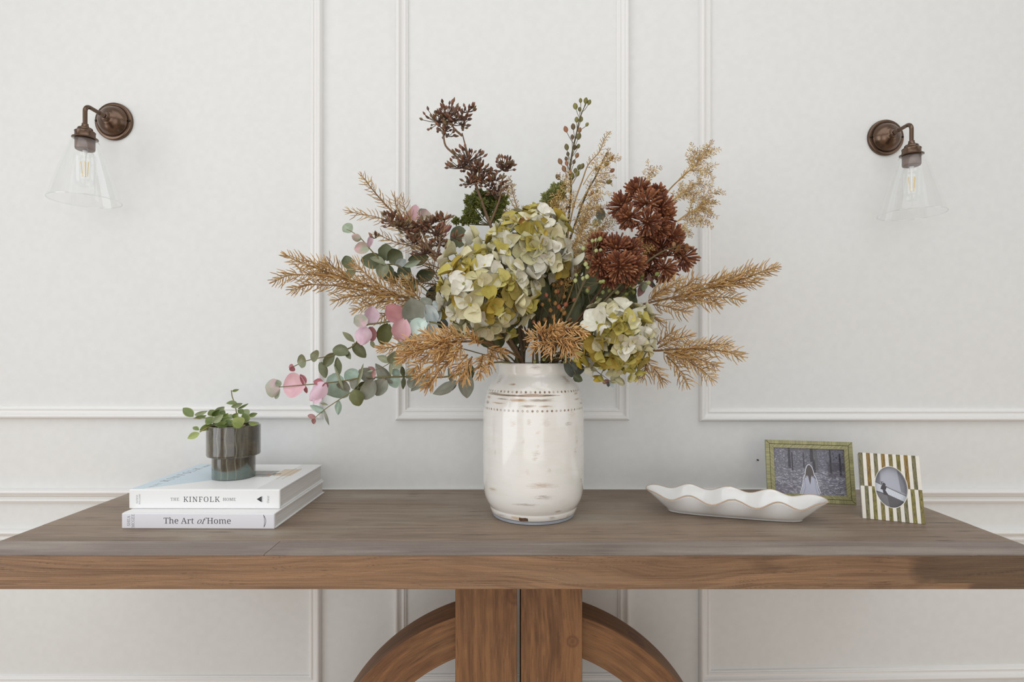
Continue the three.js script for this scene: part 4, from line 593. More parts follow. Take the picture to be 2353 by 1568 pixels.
function eucalyptus(label, d, main, leaves, o = {}) {
  const s = stemThing('eucalyptus_stem', label, 'eucalyptus', G(main, d), o.r ?? 0.0017, o.bark ?? lin(122, 112, 72), 'eucalyptus stems in the vase');
  for (const t of o.twigs ?? []) s.mb.tube(curve(G(t, d), 14), (k) => 0.0007 + 0.0006 * k, 6, o.bark ?? lin(122, 112, 72));
  s.mb.build('stem', MV.stem, s.o, s.base);
  for (const q of leaves) {
    const [bx, by, tx, ty, w, h, roll = rr(-30, 30), db = 0, dt = rr(-0.012, 0.012)] = q, [c0, c1] = HUE[h], e = rnd() * 9, dd = d + db, K = hashHue(h);
    const L = Math.hypot(tx - bx, ty - by), geo = leafGeo(P(bx, by, dd), P(tx, ty, dd + dt), w / Math.cos(roll * Math.PI / 180) * dd / FOCAL * (w < 13 ? 1 : 1.04), { roll: w < 13 && L > 22 ? 8 : roll, wob: 0.035, cup: rr(0.08, 0.32) * (rnd() < 0.75 ? 1 : -0.7), bend: rr(-0.1, 0.26), thick: 0.0006, shape: L > 2.1 * w ? 0.8 : 0.62, peak: L > 2.1 * w ? 0.9 : 0.82, notch: 0.06, nu: 8, nv: 10,
      col: (u, v) => { const m = clamp(0.5 + 1.9 * (fbm(u * 1.7 + e, v * 2.6 + e, 500, 4) - 0.47) + (K ? (v - 0.5) * 0.9 : 0)), c = mixc(c0, c1, m), vein = Math.abs(u) < 0.06 ? 1.06 : 1; return tone(c, vein * (0.95 + 0.1 * vnoise(u * 14, v * 18, 7))); } });
    geo.translate(-s.base.x, -s.base.y, -s.base.z); mesh('leaf', geo, MV.leaf, s.o);
  }
  return s;
}
function hashHue(h) { return h === 'pinkgreen' || h === 'pinksage'; }
eucalyptus('long eucalyptus stem reaching lowest left, tipped with pink and lilac round leaves', 1.06, [[622, 893], [642, 890], [700, 885], [745, 881], [788, 876], [823, 870], [884, 867], [950, 866], [1000, 868], [1050, 862], [1100, 845], [1150, 832, 1.1]], [
  [643, 891, 610, 887, 42, 'pinkgreen', 15], [641, 893, 632, 918, 13, 'pale'], [641, 888, 637, 873, 14, 'pale'], [700, 885, 653, 889, 54, 'pink', 10], [698, 884, 693, 860, 14, 'deep', 30], [699, 887, 704, 905, 9, 'deep', 30], [745, 883, 711, 921, 34, 'lilac', 20, -0.01], [741, 881, 720, 876, 15, 'deep', 20], [744, 883, 753, 890, 14, 'deep', 10, -0.012], [735, 908, 722, 928, 20, 'lilac', 20],
  [790, 876, 749, 908, 62, 'teal', 5, 0.008], [788, 894, 768, 836, 7, 'sage', 0, -0.006], [784, 894, 796, 880, 30, 'grey', 20, 0.01], [824, 874, 794, 856, 33, 'teal', 10, 0.01], [822, 876, 808, 893, 24, 'grey', 25], [820, 888, 836, 837, 8, 'sage', 0, -0.012], [858, 873, 824, 851, 30, 'grey', 15, 0.006], [815, 896, 845, 878, 16, 'olive', 30, -0.004], [814, 897, 824, 931, 32, 'olive', 5, -0.01],
  [858, 875, 838, 917, 35, 'grey', 10, -0.006], [886, 874, 862, 909, 31, 'grey', 15], [778, 921, 776, 955, 15, 'teal', 10, 0.005], [746, 947, 711, 931, 15, 'teal', 10], [745, 944, 755, 977, 7, 'grey'], [737, 927, 754, 931, 6, 'sage'], [724, 960, 707, 955, 12, 'dusty', 5], [722, 961, 720, 976, 10, 'dusty', 10],
  [886, 868, 868, 856, 26, 'teal', 20, 0.012], [900, 879, 864, 834, 24, 'grey', 30, 0.006], [905, 867, 911, 892, 27, 'teal', 10, 0.01], [906, 866, 912, 848, 20, 'teal', 10, 0.012], [928, 867, 925, 896, 11, 'dark', 0, -0.006], [928, 867, 923, 841, 11, 'dark', 0, -0.006], [950, 867, 936, 849, 27, 'teal', 20, 0.01], [950, 868, 943, 890, 24, 'grey', 25, 0.008], [987, 864, 943, 899, 22, 'grey', 15], [987, 866, 981, 896, 27, 'grey', 15, 0.006],
  [1047, 877, 996, 907, 24, 'grey', 30, -0.005], [1046, 876, 1030, 900, 14, 'slate', 20, -0.002], [1038, 884, 1031, 842, 10, 'grey', 0], [1074, 862, 1072, 915, 34, 'grey', 15, 0.004], [1079, 840, 1079, 876, 25, 'dark', 15, 0.01]],
  { twigs: [[[724, 960], [744, 943], [773, 923], [815, 897], [850, 880], [886, 868]]] });
eucalyptus('eucalyptus stem with large bright pink and mint leaves, small sage leaves trailing left', 1.06, [[668, 845], [674, 843], [702, 830], [744, 821], [767, 817], [790, 806], [812, 795], [828, 772], [835, 750], [871, 743], [919, 736], [954, 736], [997, 742], [1070, 770], [1140, 805, 1.1]], [
  [674, 843, 668, 856, 13, 'deep', 0], [674, 843, 662, 841, 11, 'deep', 10], [702, 830, 683, 832, 31, 'sage', 5], [730, 822, 713, 815, 28, 'sage', 10], [767, 813, 744, 845, 21, 'green', 10], [800, 812, 762, 800, 27, 'green', 10, -0.006], [797, 808, 806, 826, 12, 'green', 15], [775, 823, 781, 861, 16, 'green', 10], [736, 834, 748, 869, 19, 'green', 15, 0.005], [813, 791, 839, 823, 25, 'green', 10], [853, 784, 860, 800, 10, 'sage', 5], [813, 785, 787, 763, 13, 'sage', 10],
  [838, 750, 817, 726, 31, 'pinkgreen', 10, -0.015], [838, 752, 830, 793, 37, 'lilac', 5, -0.01], [851, 745, 855, 704, 33, 'lilac', 15, 0.008], [853, 752, 857, 784, 24, 'rose', 15, 0.006], [893, 746, 878, 793, 35, 'olive', 15, 0.015], [920, 737, 889, 701, 41, 'rose', 5, -0.012], [930, 735, 914, 787, 43, 'pink', 5, -0.016], [953, 737, 945, 685, 54, 'grey', 8, 0.0], [953, 738, 938, 786, 42, 'mint', 8, -0.004], [975, 737, 948, 770, 34, 'mint', 25, -0.002],
  [997, 742, 979, 700, 32, 'blue', 10, 0.006], [997, 743, 990, 770, 26, 'blue', 15, 0.0], [1007, 738, 999, 697, 20, 'blue', 20, 0.004], [988, 704, 967, 685, 25, 'grey', 20, 0.02], [1014, 716, 998, 692, 22, 'blue', 25, 0.02], [950, 787, 912, 790, 12, 'teal', 0, 0.005], [1020, 760, 1012, 728, 24, 'slate', 10, 0.03], [1040, 770, 1062, 740, 26, 'slate', 10, 0.03]]);
eucalyptus('small sage eucalyptus sprig above the long low stem, beside the drooping needles', 1.04, [[858, 852], [875, 846], [899, 832], [920, 812], [938, 797], [990, 790, 1.08], [1100, 812, 1.1]], [[898, 832, 866, 818, 16, 'sage', 5], [900, 834, 907, 807, 26, 'sage', 10], [901, 833, 922, 842, 20, 'sage', 20], [898, 834, 898, 864, 9, 'sage', 5], [862, 851, 846, 843, 7, 'dusty'], [860, 851, 858, 870, 10, 'dusty', 10], [862, 851, 843, 856, 5, 'pale']], { r: 0.0011 });
eucalyptus('eucalyptus stem at upper left with grey green leaves and pale pink tinged tip', 1.18, [[796, 527], [807, 532], [829, 548], [849, 571], [868, 592], [882, 607], [911, 609], [960, 650], [1040, 720], [1130, 790]], [
  [807, 533, 789, 515, 25, 'pale', 5], [829, 549, 808, 542, 18, 'pinksage', 10], [848, 570, 812, 571, 27, 'pinksage', 10], [847, 569, 854, 538, 13, 'lilac', 10], [803, 618, 795, 587, 27, 'green', 5], [801, 618, 809, 640, 25, 'green', 20], [882, 603, 830, 598, 36, 'green', 10, 0.01], [886, 598, 889, 560, 38, 'green', 8, 0.012], [894, 600, 923, 580, 40, 'green', 8, 0.01], [884, 608, 849, 586, 16, 'sage', 30, -0.008], [884, 608, 875, 640, 28, 'sage', 15, -0.006], [892, 611, 889, 647, 30, 'green', 10, 0.004], [911, 610, 932, 596, 19, 'blue', 20, 0.0], [919, 613, 942, 638, 32, 'dark', 15, 0.012], [919, 632, 950, 644, 7, 'pale'], [949, 664, 964, 643, 9, 'pale', 5], [930, 612, 968, 598, 14, 'pale', 10], [905, 625, 900, 655, 24, 'dark', 15, 0.015], [925, 640, 960, 668, 30, 'dark', 10, 0.02], [940, 600, 985, 590, 28, 'green', 10, 0.02], [960, 640, 1000, 622, 30, 'dark', 10, 0.03], [985, 690, 1010, 655, 30, 'slate', 10, 0.03]]);
eucalyptus('eucalyptus sprig with rosy pink leaves standing behind the brown bud stem at top left', 1.24, [[958, 488], [975, 508], [1000, 535], [1035, 570], [1080, 640], [1140, 740]], [[951, 505, 956, 470, 26, 'pink', 5], [950, 506, 937, 486, 22, 'pinksage', 15], [964, 494, 976, 482, 18, 'pale', 10], [971, 502, 985, 482, 27, 'pinksage', 5], [968, 500, 962, 512, 16, 'pale', 10], [1015, 536, 1016, 508, 23, 'rose', 5], [1015, 534, 1038, 519, 15, 'rose', 10], [1052, 567, 1058, 514, 42, 'green', 5], [1070, 560, 1090, 530, 22, 'mint', 10]], { r: 0.0013 });
eucalyptus('dark slate eucalyptus leaves hanging just right of the vase neck', 1.1, [[1330, 872], [1322, 858], [1312, 838], [1290, 822]], [[1305, 824, 1314, 868, 25, 'slate', 5], [1318, 852, 1348, 848, 25, 'slate', 10], [1319, 864, 1338, 876, 18, 'dark', 5], [1314, 836, 1326, 850, 16, 'slate', 10]], { r: 0.0012 });
eucalyptus('tiny dusty eucalyptus tip below the small hydrangea head at right', 1.1, [[1402, 876], [1380, 860], [1340, 835]], [[1400, 876, 1385, 880, 11, 'dusty', 10], [1398, 878, 1397, 890, 9, 'slate', 10], [1402, 875, 1410, 894, 9, 'blue', 10]], { r: 0.0009 });
eucalyptus('pale round eucalyptus leaves standing behind the gold sprays left of the rust flowers', 1.26, [[1380, 492], [1372, 520], [1350, 580], [1300, 680]], [[1381, 505, 1378, 477, 22, 'grey', 5], [1376, 518, 1366, 500, 20, 'pale', 10]], { r: 0.0011 });
eucalyptus('two dusky purple leaves on a thin stem below the rust flowers at right', 1.15, [[1512, 636], [1492, 646], [1470, 656], [1420, 690], [1330, 770]], [[1478, 650, 1467, 682, 17, 'dusty', 20], [1480, 648, 1476, 668, 14, 'sage', 30, -0.003], [1490, 632, 1500, 664, 12, 'dusty', 25], [1496, 648, 1508, 662, 6, 'slate']], { r: 0.001 });

// ---- hydrangeas
const veinTex = dataTex(128, 128, (u, v) => { let k = 240 + 14 * (fbm(u * 6, v * 6, 601, 3) - 0.5) * 2; for (let j = -4; j <= 4; j++) { const x = 0.5 + j * 0.11 * Math.pow(v, 0.8), e = Math.abs(u - x); if (e < 0.012) k -= 7 * (1 - e / 0.012); } return [k, k, k]; }, true, false);
const petalBump = dataTex(128, 128, (u, v) => { let k = 128 + 60 * (fbm(u * 5, v * 5, 611, 3) - 0.5); for (let j = -4; j <= 4; j++) { const x = 0.5 + j * 0.11 * Math.pow(v, 0.8), e = Math.abs(u - x); if (e < 0.02) k += 24 * (1 - e / 0.02); } return [k, k, k]; }, false, false);
const petalMat = (r, g, b) => std({ color: new THREE.Color().setRGB(...lin(r, g, b)), map: veinTex, bumpMap: petalBump, bumpScale: 0.0012, roughness: 0.7 });
const PET = { w: [[236, 232, 216], [230, 226, 206], [240, 236, 222]].map((c) => petalMat(...c)), c: [[224, 216, 178], [214, 206, 166], [230, 222, 184], [218, 210, 162]].map((c) => petalMat(...c)), y: [[198, 184, 94], [186, 170, 80], [208, 196, 116], [194, 180, 90]].map((c) => petalMat(...c)), m: [[186, 158, 62], [172, 148, 56], [190, 166, 74]].map((c) => petalMat(...c)), s: [[204, 198, 158], [212, 206, 172], [196, 190, 146]].map((c) => petalMat(...c)), o: [[164, 144, 66], [150, 132, 60], [174, 156, 80]].map((c) => petalMat(...c)), p: [[206, 156, 90], [200, 180, 104], [196, 170, 90]].map((c) => petalMat(...c)), b: [[206, 180, 48], [196, 170, 44]].map((c) => petalMat(...c)) };
const MIX = { w: 'www', c: 'cwcwc', y: 'yyycy', m: 'mmmym', s: 'sscs', o: 'oooym', p: 'pyyp', b: 'bby' };
const petals = []; for (let k = 0; k < 14; k++) { const g = leafGeo(V(k * 1e-4, 0.04, 0), V(k * 1e-4, 1, 0.02), rr(0.82, 1.06), { face: V(0, 0, 1), roll: 0, cup: rr(0.05, 0.5) * (k % 4 === 3 ? -0.8 : 1), bend: rr(-0.36, 0.3), thick: 0.02, shape: rr(0.5, 0.66), peak: rr(0.62, 0.8), nu: 6, nv: 8, wob: 0.045 }); g.deleteAttribute('color'); petals.push(g); }
const centre = mergeGeometries([new THREE.SphereGeometry(0.085, 8, 6).translate(0, 0, 0.03), ...[0, 1, 2, 3].map((k) => new THREE.SphereGeometry(0.05, 6, 5).translate(0.06 * Math.cos(k * 1.57 + 0.8), 0.06 * Math.sin(k * 1.57 + 0.8), 0.055)), new THREE.CylinderGeometry(0.022, 0.03, 0.5, 6).rotateX(Math.PI / 2).translate(0, 0, -0.25)]);
const centreMat = { y: std({ color: new THREE.Color().setRGB(...lin(176, 164, 60)), roughness: 0.7 }), g: std({ color: new THREE.Color().setRGB(...lin(140, 140, 60)), roughness: 0.7 }) };
function hydrangea(label, heads, d, stem) {
  const s = stemThing('hydrangea', label, 'hydrangea', G(stem, d), 0.0032, lin(104, 94, 58), 'dried hydrangea heads'), stalks = [];
  const add = (px, py, size, hue, h, fill) => {
    const [cx, cy, hd, rpx] = h, R = rpx * hd / FOCAL, C = P(cx, cy, hd);
    let x = (px - cx) / rpx, y = -(py - cy) / rpx, q = x * x + y * y; if (q > 0.96) { const f = Math.sqrt(0.96 / q); x *= f; y *= f; q = 0.96; }
    const n = V(x, y, Math.sqrt(1 - q)), pos = fill ? C.clone().addScaledVector(fill, R * 0.8) : C.clone().addScaledVector(n, R); if (!fill) { const t = P(px, py, CAMZ - pos.z); pos.x = t.x; pos.y = t.y; }
    const nn = (fill ?? n).clone().addScaledVector(ray(), fill ? 0.35 : 0.28).normalize(), k = size * 0.64 * hd / FOCAL;
    const f = mesh('floret', centre, rnd() < 0.6 ? centreMat.y : centreMat.g, s.o); f.position.copy(pos).sub(s.base); f.quaternion.setFromUnitVectors(V(0, 0, 1), nn); f.rotateZ(rr(0, 6.3)); f.scale.setScalar(k);
    const open = rr(0.08, 0.75) + (fill ? 0.2 : 0);
    for (let j = 0; j < 4; j++) { const m = mesh('petal', pick(petals), pick(PET[pick(MIX[hue])]), f); m.rotation.set(open + rr(-0.2, 0.25), 0, 0); m.rotation.order = 'ZXY'; m.rotation.z = j * Math.PI / 2 + rr(-0.12, 0.12); m.position.z = (j % 2) * 0.03; m.scale.setScalar(rr(0.9, 1.12)); }
    stalks.push([pos, C]);
  };
  for (const h of heads) {
    for (const l of h[4]) { const [px, py, size, hue] = l.split(','); add(+px, +py, +size, hue, h); }
    for (let k = 0; k < h[5]; k++) { const y = 1 - 2 * (k + 0.5) / h[5], r = Math.sqrt(1 - y * y), a = k * 2.39996 + 0.7; add(h[0], h[1], 44, pick('ycwscoc'.split('')), h, V(r * Math.cos(a), y, r * Math.sin(a))); }
  }
  for (const [p, c] of stalks) s.mb.tube([p, p.clone().lerp(c, 0.6), c], 0.0008, 4, lin(118, 112, 66), false);
  s.mb.build('stem', MV.stem, s.o, s.base);
}
hydrangea('largest hydrangea head, cream and mustard petals, front and centre above the vase', [
  [1118, 668, 1.09, 104, ['1114,611,48,w', '1138,630,42,w', '1066,653,56,w', '1117,657,54,y', '1168,672,52,o', '1044,622,60,m', '1075,616,52,m', '1081,699,68,c', '1048,582,50,s', '1090,584,58,y', '1175,612,52,c', '1207,625,70,w', '1228,640,50,c', '1118,752,54,s', '1092,763,40,y', '1143,740,50,s', '1133,700,50,m', '1184,694,50,c', '1202,727,46,s', '1222,690,48,y', '1022,690,46,w', '1026,716,42,m', '1062,748,46,s', '1228,662,40,c', '1156,718,44,y', '1160,648,46,y', '1100,728,46,c', '1018,655,40,y', '1196,660,46,s', '1150,585,48,y', '1168,765,36,y', '1046,720,40,c', '1212,712,40,s', '1140,770,34,y', '1100,640,44,c', '1185,640,46,c', '1030,600,44,c', '1060,690,40,m', '1205,705,40,y', '1120,720,40,m'], 54]], 1.1, [[1118, 668, 1.09], [1150, 740, 1.11], [1180, 800, 1.14]]);
hydrangea('hydrangea head behind and above the largest one, reaching right to the rust flowers', [
  [1215, 570, 1.14, 92, ['1214,486,38,y', '1216,506,46,c', '1178,506,46,y', '1247,494,46,w', '1280,509,50,m', '1244,519,46,w', '1193,517,42,p', '1205,541,46,y', '1232,546,48,m', '1268,549,58,c', '1252,578,58,w', '1142,538,58,y', '1092,550,54,c', '1154,556,44,w', '1178,561,52,c', '1212,575,56,s', '1170,526,34,s', '1145,570,46,y', '1296,574,48,w', '1308,606,60,w', '1280,615,50,o', '1264,606,44,s', '1240,598,46,c', '1110,562,44,c', '1298,528,40,y', '1224,522,38,y', '1256,524,38,o', '1290,590,40,c', '1225,565,44,y', '1190,585,42,c', '1240,560,40,s', '1160,540,40,y'], 44]], 1.15, [[1215, 570, 1.14], [1225, 660, 1.16], [1228, 750, 1.17]]);
hydrangea('smaller hydrangea head low at right with bright mustard florets along its lower edge', [
  [1420, 772, 1.1, 82, ['1432,713,48,w', '1373,742,64,w', '1405,728,50,c', '1440,742,48,y', '1472,738,42,y', '1492,763,46,w', '1344,812,52,m', '1376,803,56,m', '1396,822,46,m', '1427,800,52,c', '1440,834,46,y', '1455,788,46,c', '1474,826,38,o', '1414,844,40,s', '1381,862,34,b', '1334,826,36,b', '1398,769,46,o', '1421,757,42,y', '1482,719,42,s', '1461,706,42,s', '1370,704,38,s', '1450,858,38,y', '1423,866,38,s', '1360,773,40,m', '1440,776,40,y', '1482,800,42,c', '1400,705,40,s', '1412,818,40,y', '1362,842,40,c', '1470,770,42,c', '1466,850,36,y', '1385,785,40,s', '1410,745,42,y', '1450,750,40,c', '1455,815,40,m'], 44]], 1.1, [[1420, 772, 1.1], [1370, 790, 1.13], [1310, 815, 1.15]]);

// ---- rust coloured umbels
const RUST = [lin(160, 100, 66), lin(136, 80, 56), lin(116, 68, 48), lin(170, 114, 78)];
function umbel(mb, at, axis, R, n, wide = 1.9) {
  const x = V(0, 0, 0).crossVectors(axis, Math.abs(axis.y) < 0.9 ? V(0, 1, 0) : V(1, 0, 0)).normalize(), y = V(0, 0, 0).crossVectors(axis, x);
  for (let k = 0; k < n; k++) {
    const th = Math.acos(1 - (1 - Math.cos(wide)) * (k + 0.5) / n), a = k * 2.39996 + rr(-0.3, 0.3), d = axis.clone().multiplyScalar(Math.cos(th)).addScaledVector(x, Math.sin(th) * Math.cos(a)).addScaledVector(y, Math.sin(th) * Math.sin(a)).addScaledVector(ray(), 0.12).normalize();
    const L = R * rr(0.8, 1.08), c = jig(pick(RUST), 0.12), w = rr(0.0017, 0.0022), p = (s) => at.clone().addScaledVector(d, L * s).addScaledVector(axis, L * 0.1 * s * s);
    mb.tube([p(0.05), p(0.5), p(0.72), p(0.86), p(0.96), p(1)], [0.0006, 0.00075, w * 0.75, w, w * 0.95, w * 0.5], 6, (t) => tone(c, t > 0.65 ? 1.12 : 0.86));
  }
}
function sedum(label, d, main, umbels) {
  const s = stemThing('sedum_stem', label, 'sedum', G(main, d), 0.0026, lin(96, 66, 46), 'rust brown sedum heads');
  for (const [px, py, r, ax, ay, az, db = 0, n = 62] of umbels) {
    const c = P(px, py, d + db), R = r * (d + db) / FOCAL, mb = new MB(), axis = V(ax, ay, az).normalize(); umbel(mb, c, axis, R, Math.round(n * 1.5));
    let best = s.path[0], bd = 9; for (const q of s.path.slice(2, 26)) { const e = q.distanceTo(c) + 0.4 * Math.max(0, q.y - c.y + 0.02); if (e < bd) { bd = e; best = q; } }
    s.mb.tube(curve([c, c.clone().addScaledVector(axis, -R * 0.5).lerp(best, 0.15), best], 8), (k) => 0.001 + 0.0007 * k, 6, lin(110, 70, 48));
    mb.build('bud_umbel', MV.rust, s.o, s.base);
  }
  s.mb.build('stem', MV.stem, s.o, s.base);
}
sedum('tall rust brown sedum head, uppermost of the three, beside the gold sprays', 1.16, [[1500, 500], [1478, 530], [1452, 590], [1400, 680], [1300, 780]], [[1466, 440, 33, -0.3, 1, 0.5], [1430, 474, 33, -0.9, 0.5, 0.6], [1486, 468, 36, -0.1, 0.8, 0.9, -0.02], [1446, 500, 32, -0.5, -0.1, 1, -0.035], [1487, 512, 36, 0, 0, 1, -0.04], [1517, 478, 34, 0.7, 0.6, 0.7], [1520, 502, 33, 0.9, 0, 0.8], [1486, 544, 34, 0.1, -0.8, 0.7], [1506, 450, 28, 0.4, 1, 0.3, 0.02], [1510, 525, 30, 0.5, -0.4, 0.8, -0.01]]);
sedum('broad rust brown sedum head low in front, nearest the large hydrangea', 1.1, [[1410, 600], [1390, 650], [1340, 720], [1280, 790]], [[1424, 612, 40, 0.1, -0.1, 1, -0.035, 84], [1378, 606, 34, -0.6, 0, 0.9, -0.02], [1416, 574, 36, 0, 0.8, 0.8, -0.01, 74], [1380, 562, 30, -0.5, 0.8, 0.6], [1448, 578, 32, 0.5, 0.7, 0.7], [1452, 608, 34, 0.8, 0, 0.8, -0.01], [1402, 632, 32, -0.2, -0.7, 0.8, -0.01], [1440, 628, 32, 0.4, -0.7, 0.7], [1372, 580, 26, -0.8, 0.3, 0.5, 0.01]]);
sedum('spreading rust brown sedum head at far right above the needle branch', 1.18, [[1535, 580], [1500, 610], [1440, 660], [1320, 770]], [[1542, 546, 32, 0.3, 0.9, 0.5], [1570, 592, 34, 0.9, -0.3, 0.4, -0.02, 50], [1525, 618, 34, 0.2, -0.8, 0.7, -0.03, 54], [1500, 592, 30, -0.2, 0, 1, -0.01], [1520, 570, 30, 0, 0.5, 0.9], [1550, 575, 28, 0.6, 0.4, 0.6], [1490, 622, 26, -0.1, -0.7, 0.7]]);

// ---- gold filigree sprays
const GOLD = [lin(220, 188, 122), lin(190, 154, 90), lin(158, 124, 72)];
function filigree(mb, path, len, plane) { // a twig with comb teeth either side, each tooth with its own tiny buds
  let acc = 0; const step = 0.0029; let next = 0.004, sd = 1;
  for (let k = 1; k < path.length; k++) {
    const seg = path[k].distanceTo(path[k - 1]), out = V(0, 0, 0).subVectors(path[k - 1], path[k]).normalize();
    while (next < acc + seg) {
      const p = path[k - 1].clone().lerp(path[k], (next - acc) / seg), side = V(0, 0, 0).crossVectors(out, plane).normalize().multiplyScalar(sd).addScaledVector(ray(), 0.45), L = Math.min(len, 0.003 + next * 0.28) * rr(0.7, 1.2), d = out.clone().multiplyScalar(0.75).add(side).normalize(), c = jig(pick(GOLD), 0.1), e = p.clone().addScaledVector(d, L);
      mb.tube([p, p.clone().addScaledVector(d, L * 0.6), e], [0.00055, 0.0005, 0.0003], 3, c);
      const m = Math.max(1, Math.round(L / 0.0022)); for (let j = 1; j <= m; j++) { const q = p.clone().addScaledVector(d, L * j / m), w = d.clone().addScaledVector(side, (j % 2 ? 1 : -1) * 0.8).addScaledVector(ray(), 0.35).normalize(); mb.tube([q, q.clone().addScaledVector(w, 0.0016), q.clone().addScaledVector(w, 0.0028)], [0.0004, 0.00085, 0.0003], 4, jig(c, 0.15)); }
      sd = -sd; next += step * rr(0.7, 1.3);
    }
    acc += seg;
  }
}
function goldSpray(label, d, main, twigs, o = {}) {
  const s = stemThing('gold_spray', label, 'dried spray', G(main, d), 0.0016, GOLD[2], 'gold dried filigree sprays'), mb = new MB(), plane = V(0.1, 0.1, 1).normalize();
  filigree(mb, s.vis.slice(0, 14), 0.008, plane);
  for (const t of twigs) {
    const p = curve(G(t, d), 22); s.mb.tube(p, (k) => 0.00035 + 0.0007 * k, 4, GOLD[1]); filigree(mb, p.slice(0, 15), 0.0075, plane);
    for (let j = 0; j < (o.sprigs ?? 4) + 2; j++) { const q = p[4 + Math.floor(j * 2.3)], out = p[3].clone().sub(p[12]).normalize(), sd = (j % 2 ? 1 : -1), e = q.clone().addScaledVector(out, rr(0.018, 0.03)).addScaledVector(V(-out.y, out.x, 0), sd * rr(0.012, 0.022)).addScaledVector(V(0, 0, 1), rr(-0.015, 0.015)), m = q.clone().lerp(e, 0.5).addScaledVector(out, 0.003), c = curve([e, m, q], 12); s.mb.tube(c, 0.0004, 3, GOLD[1]); filigree(mb, c, 0.0065, plane); }
  }
  s.mb.build('stem', MV.gold, s.o, s.base); mb.build('florets', MV.gold, s.o, s.base, STUFF);
}
goldSpray('dense gold filigree spray rising beside the tall seed pod stem', 1.18, [[1402, 302], [1388, 322], [1378, 348], [1352, 378], [1338, 415], [1322, 460], [1308, 520], [1296, 600], [1262, 740]], [[[1408, 352], [1390, 372], [1362, 392], [1340, 425]], [[1400, 400], [1378, 415], [1350, 440], [1325, 480]], [[1385, 440], [1365, 455], [1338, 490], [1312, 540]], [[1382, 470], [1362, 490], [1335, 530], [1310, 580]], [[1298, 400], [1305, 430], [1315, 470], [1312, 510]], [[1278, 440], [1290, 465], [1300, 500], [1305, 550]], [[1390, 520], [1365, 535], [1335, 560], [1305, 610]], [[1352, 470], [1345, 500], [1330, 545], [1308, 600]], [[1410, 495], [1390, 520], [1355, 560], [1320, 620]], [[1340, 500], [1332, 530], [1320, 570], [1300, 630]], [[1268, 470], [1282, 490], [1295, 525]], [[1372, 560], [1352, 575], [1325, 610]]], { sprigs: 5 });
goldSpray('airy gold filigree spray fanning out right behind the rust flowers', 1.24, [[1638, 320], [1620, 350], [1595, 382], [1562, 412], [1535, 440], [1500, 500], [1450, 590], [1350, 720]], [[[1640, 338], [1615, 362], [1588, 388], [1560, 416]], [[1638, 400], [1612, 392], [1585, 392], [1560, 412]], [[1600, 346], [1592, 370], [1575, 398]], [[1614, 416], [1592, 428], [1565, 445], [1530, 475]], [[1656, 433], [1632, 450], [1605, 482], [1570, 500], [1530, 525]], [[1600, 440], [1592, 462], [1582, 488]], [[1640, 488], [1612, 482], [1585, 488], [1560, 505]], [[1634, 512], [1600, 505], [1570, 504], [1535, 520]], [[1588, 532], [1565, 525], [1540, 535], [1500, 570]], [[1501, 382], [1492, 410], [1478, 450], [1470, 500]], [[1570, 440], [1555, 455], [1530, 480]], [[1630, 460], [1610, 475], [1580, 492]]], { sprigs: 4 });
goldSpray('thin gold filigree wisp behind the green sedum at upper centre', 1.22, [[1174, 415], [1180, 450], [1192, 490], [1210, 580], [1220, 700]], [[[1160, 425], [1168, 450], [1184, 480]], [[1150, 490], [1170, 488], [1190, 500]]], { sprigs: 3 });
goldSpray('short gold filigree tuft between the rust flowers and the large hydrangea', 1.13, [[1345, 560], [1335, 600], [1315, 660], [1280, 760]], [[[1372, 540], [1356, 560], [1335, 600]], [[1320, 555], [1325, 585], [1325, 620]], [[1478, 560], [1465, 580], [1440, 600], [1370, 640]], [[1295, 640], [1298, 665], [1290, 700]]], { sprigs: 4 });

// ---- woody stems of brown buds
const BUD = [lin(118, 78, 58), lin(96, 68, 54), lin(136, 90, 64), lin(124, 102, 70)];
const budProf = [[0, 0.25], [0.12, 0.62], [0.35, 1], [0.6, 0.85], [0.82, 0.42], [1, 0.03]];
function budStem(label, d, main, twigs, clusters) {
  const s = stemThing('bud_stem', label, 'bud stem', G(main, d), 0.0030, lin(112, 86, 62), 'woody stems of brown buds');
  for (const t of twigs) s.mb.tube(curve(G(t, d), 14), (k) => 0.0016 + 0.0010 * k, 7, lin(116, 90, 66));
  s.mb.build('stem', MV.stem, s.o, s.base);
  for (const [px, py, r, n, sq = 1] of clusters) {
    const c = P(px, py, d + rr(-0.01, 0.01)), R = 1.14 * r * d / FOCAL, mb = new MB();
    for (let k = 0; k < n * 1.1; k++) {
      const v = ray(); if (v.y < -0.35) v.y *= -0.8; v.normalize(); const dist = R * Math.pow(rr(0.12, 1), 0.6), p = c.clone().add(V(v.x * dist * sq, v.y * dist, v.z * dist)), dir = v.clone().addScaledVector(ray(), 0.4).add(V(0, 0.35, 0)).normalize(), L = rr(0.008, 0.0125), w = rr(0.0023, 0.0033), col = jig(pick(BUD), 0.15);
      mb.tube([c.clone().lerp(p, 0.1), c.clone().lerp(p, 0.55).add(V(0, -0.001, 0)), p], 0.00075, 4, lin(84, 56, 40), false);
      mb.pod(p, dir, L, w, budProf, 7, (t) => tone(col, 0.8 + 0.3 * t));
    }
    mb.build('bud_cluster', MV.bud, s.o, s.base);
  }
}
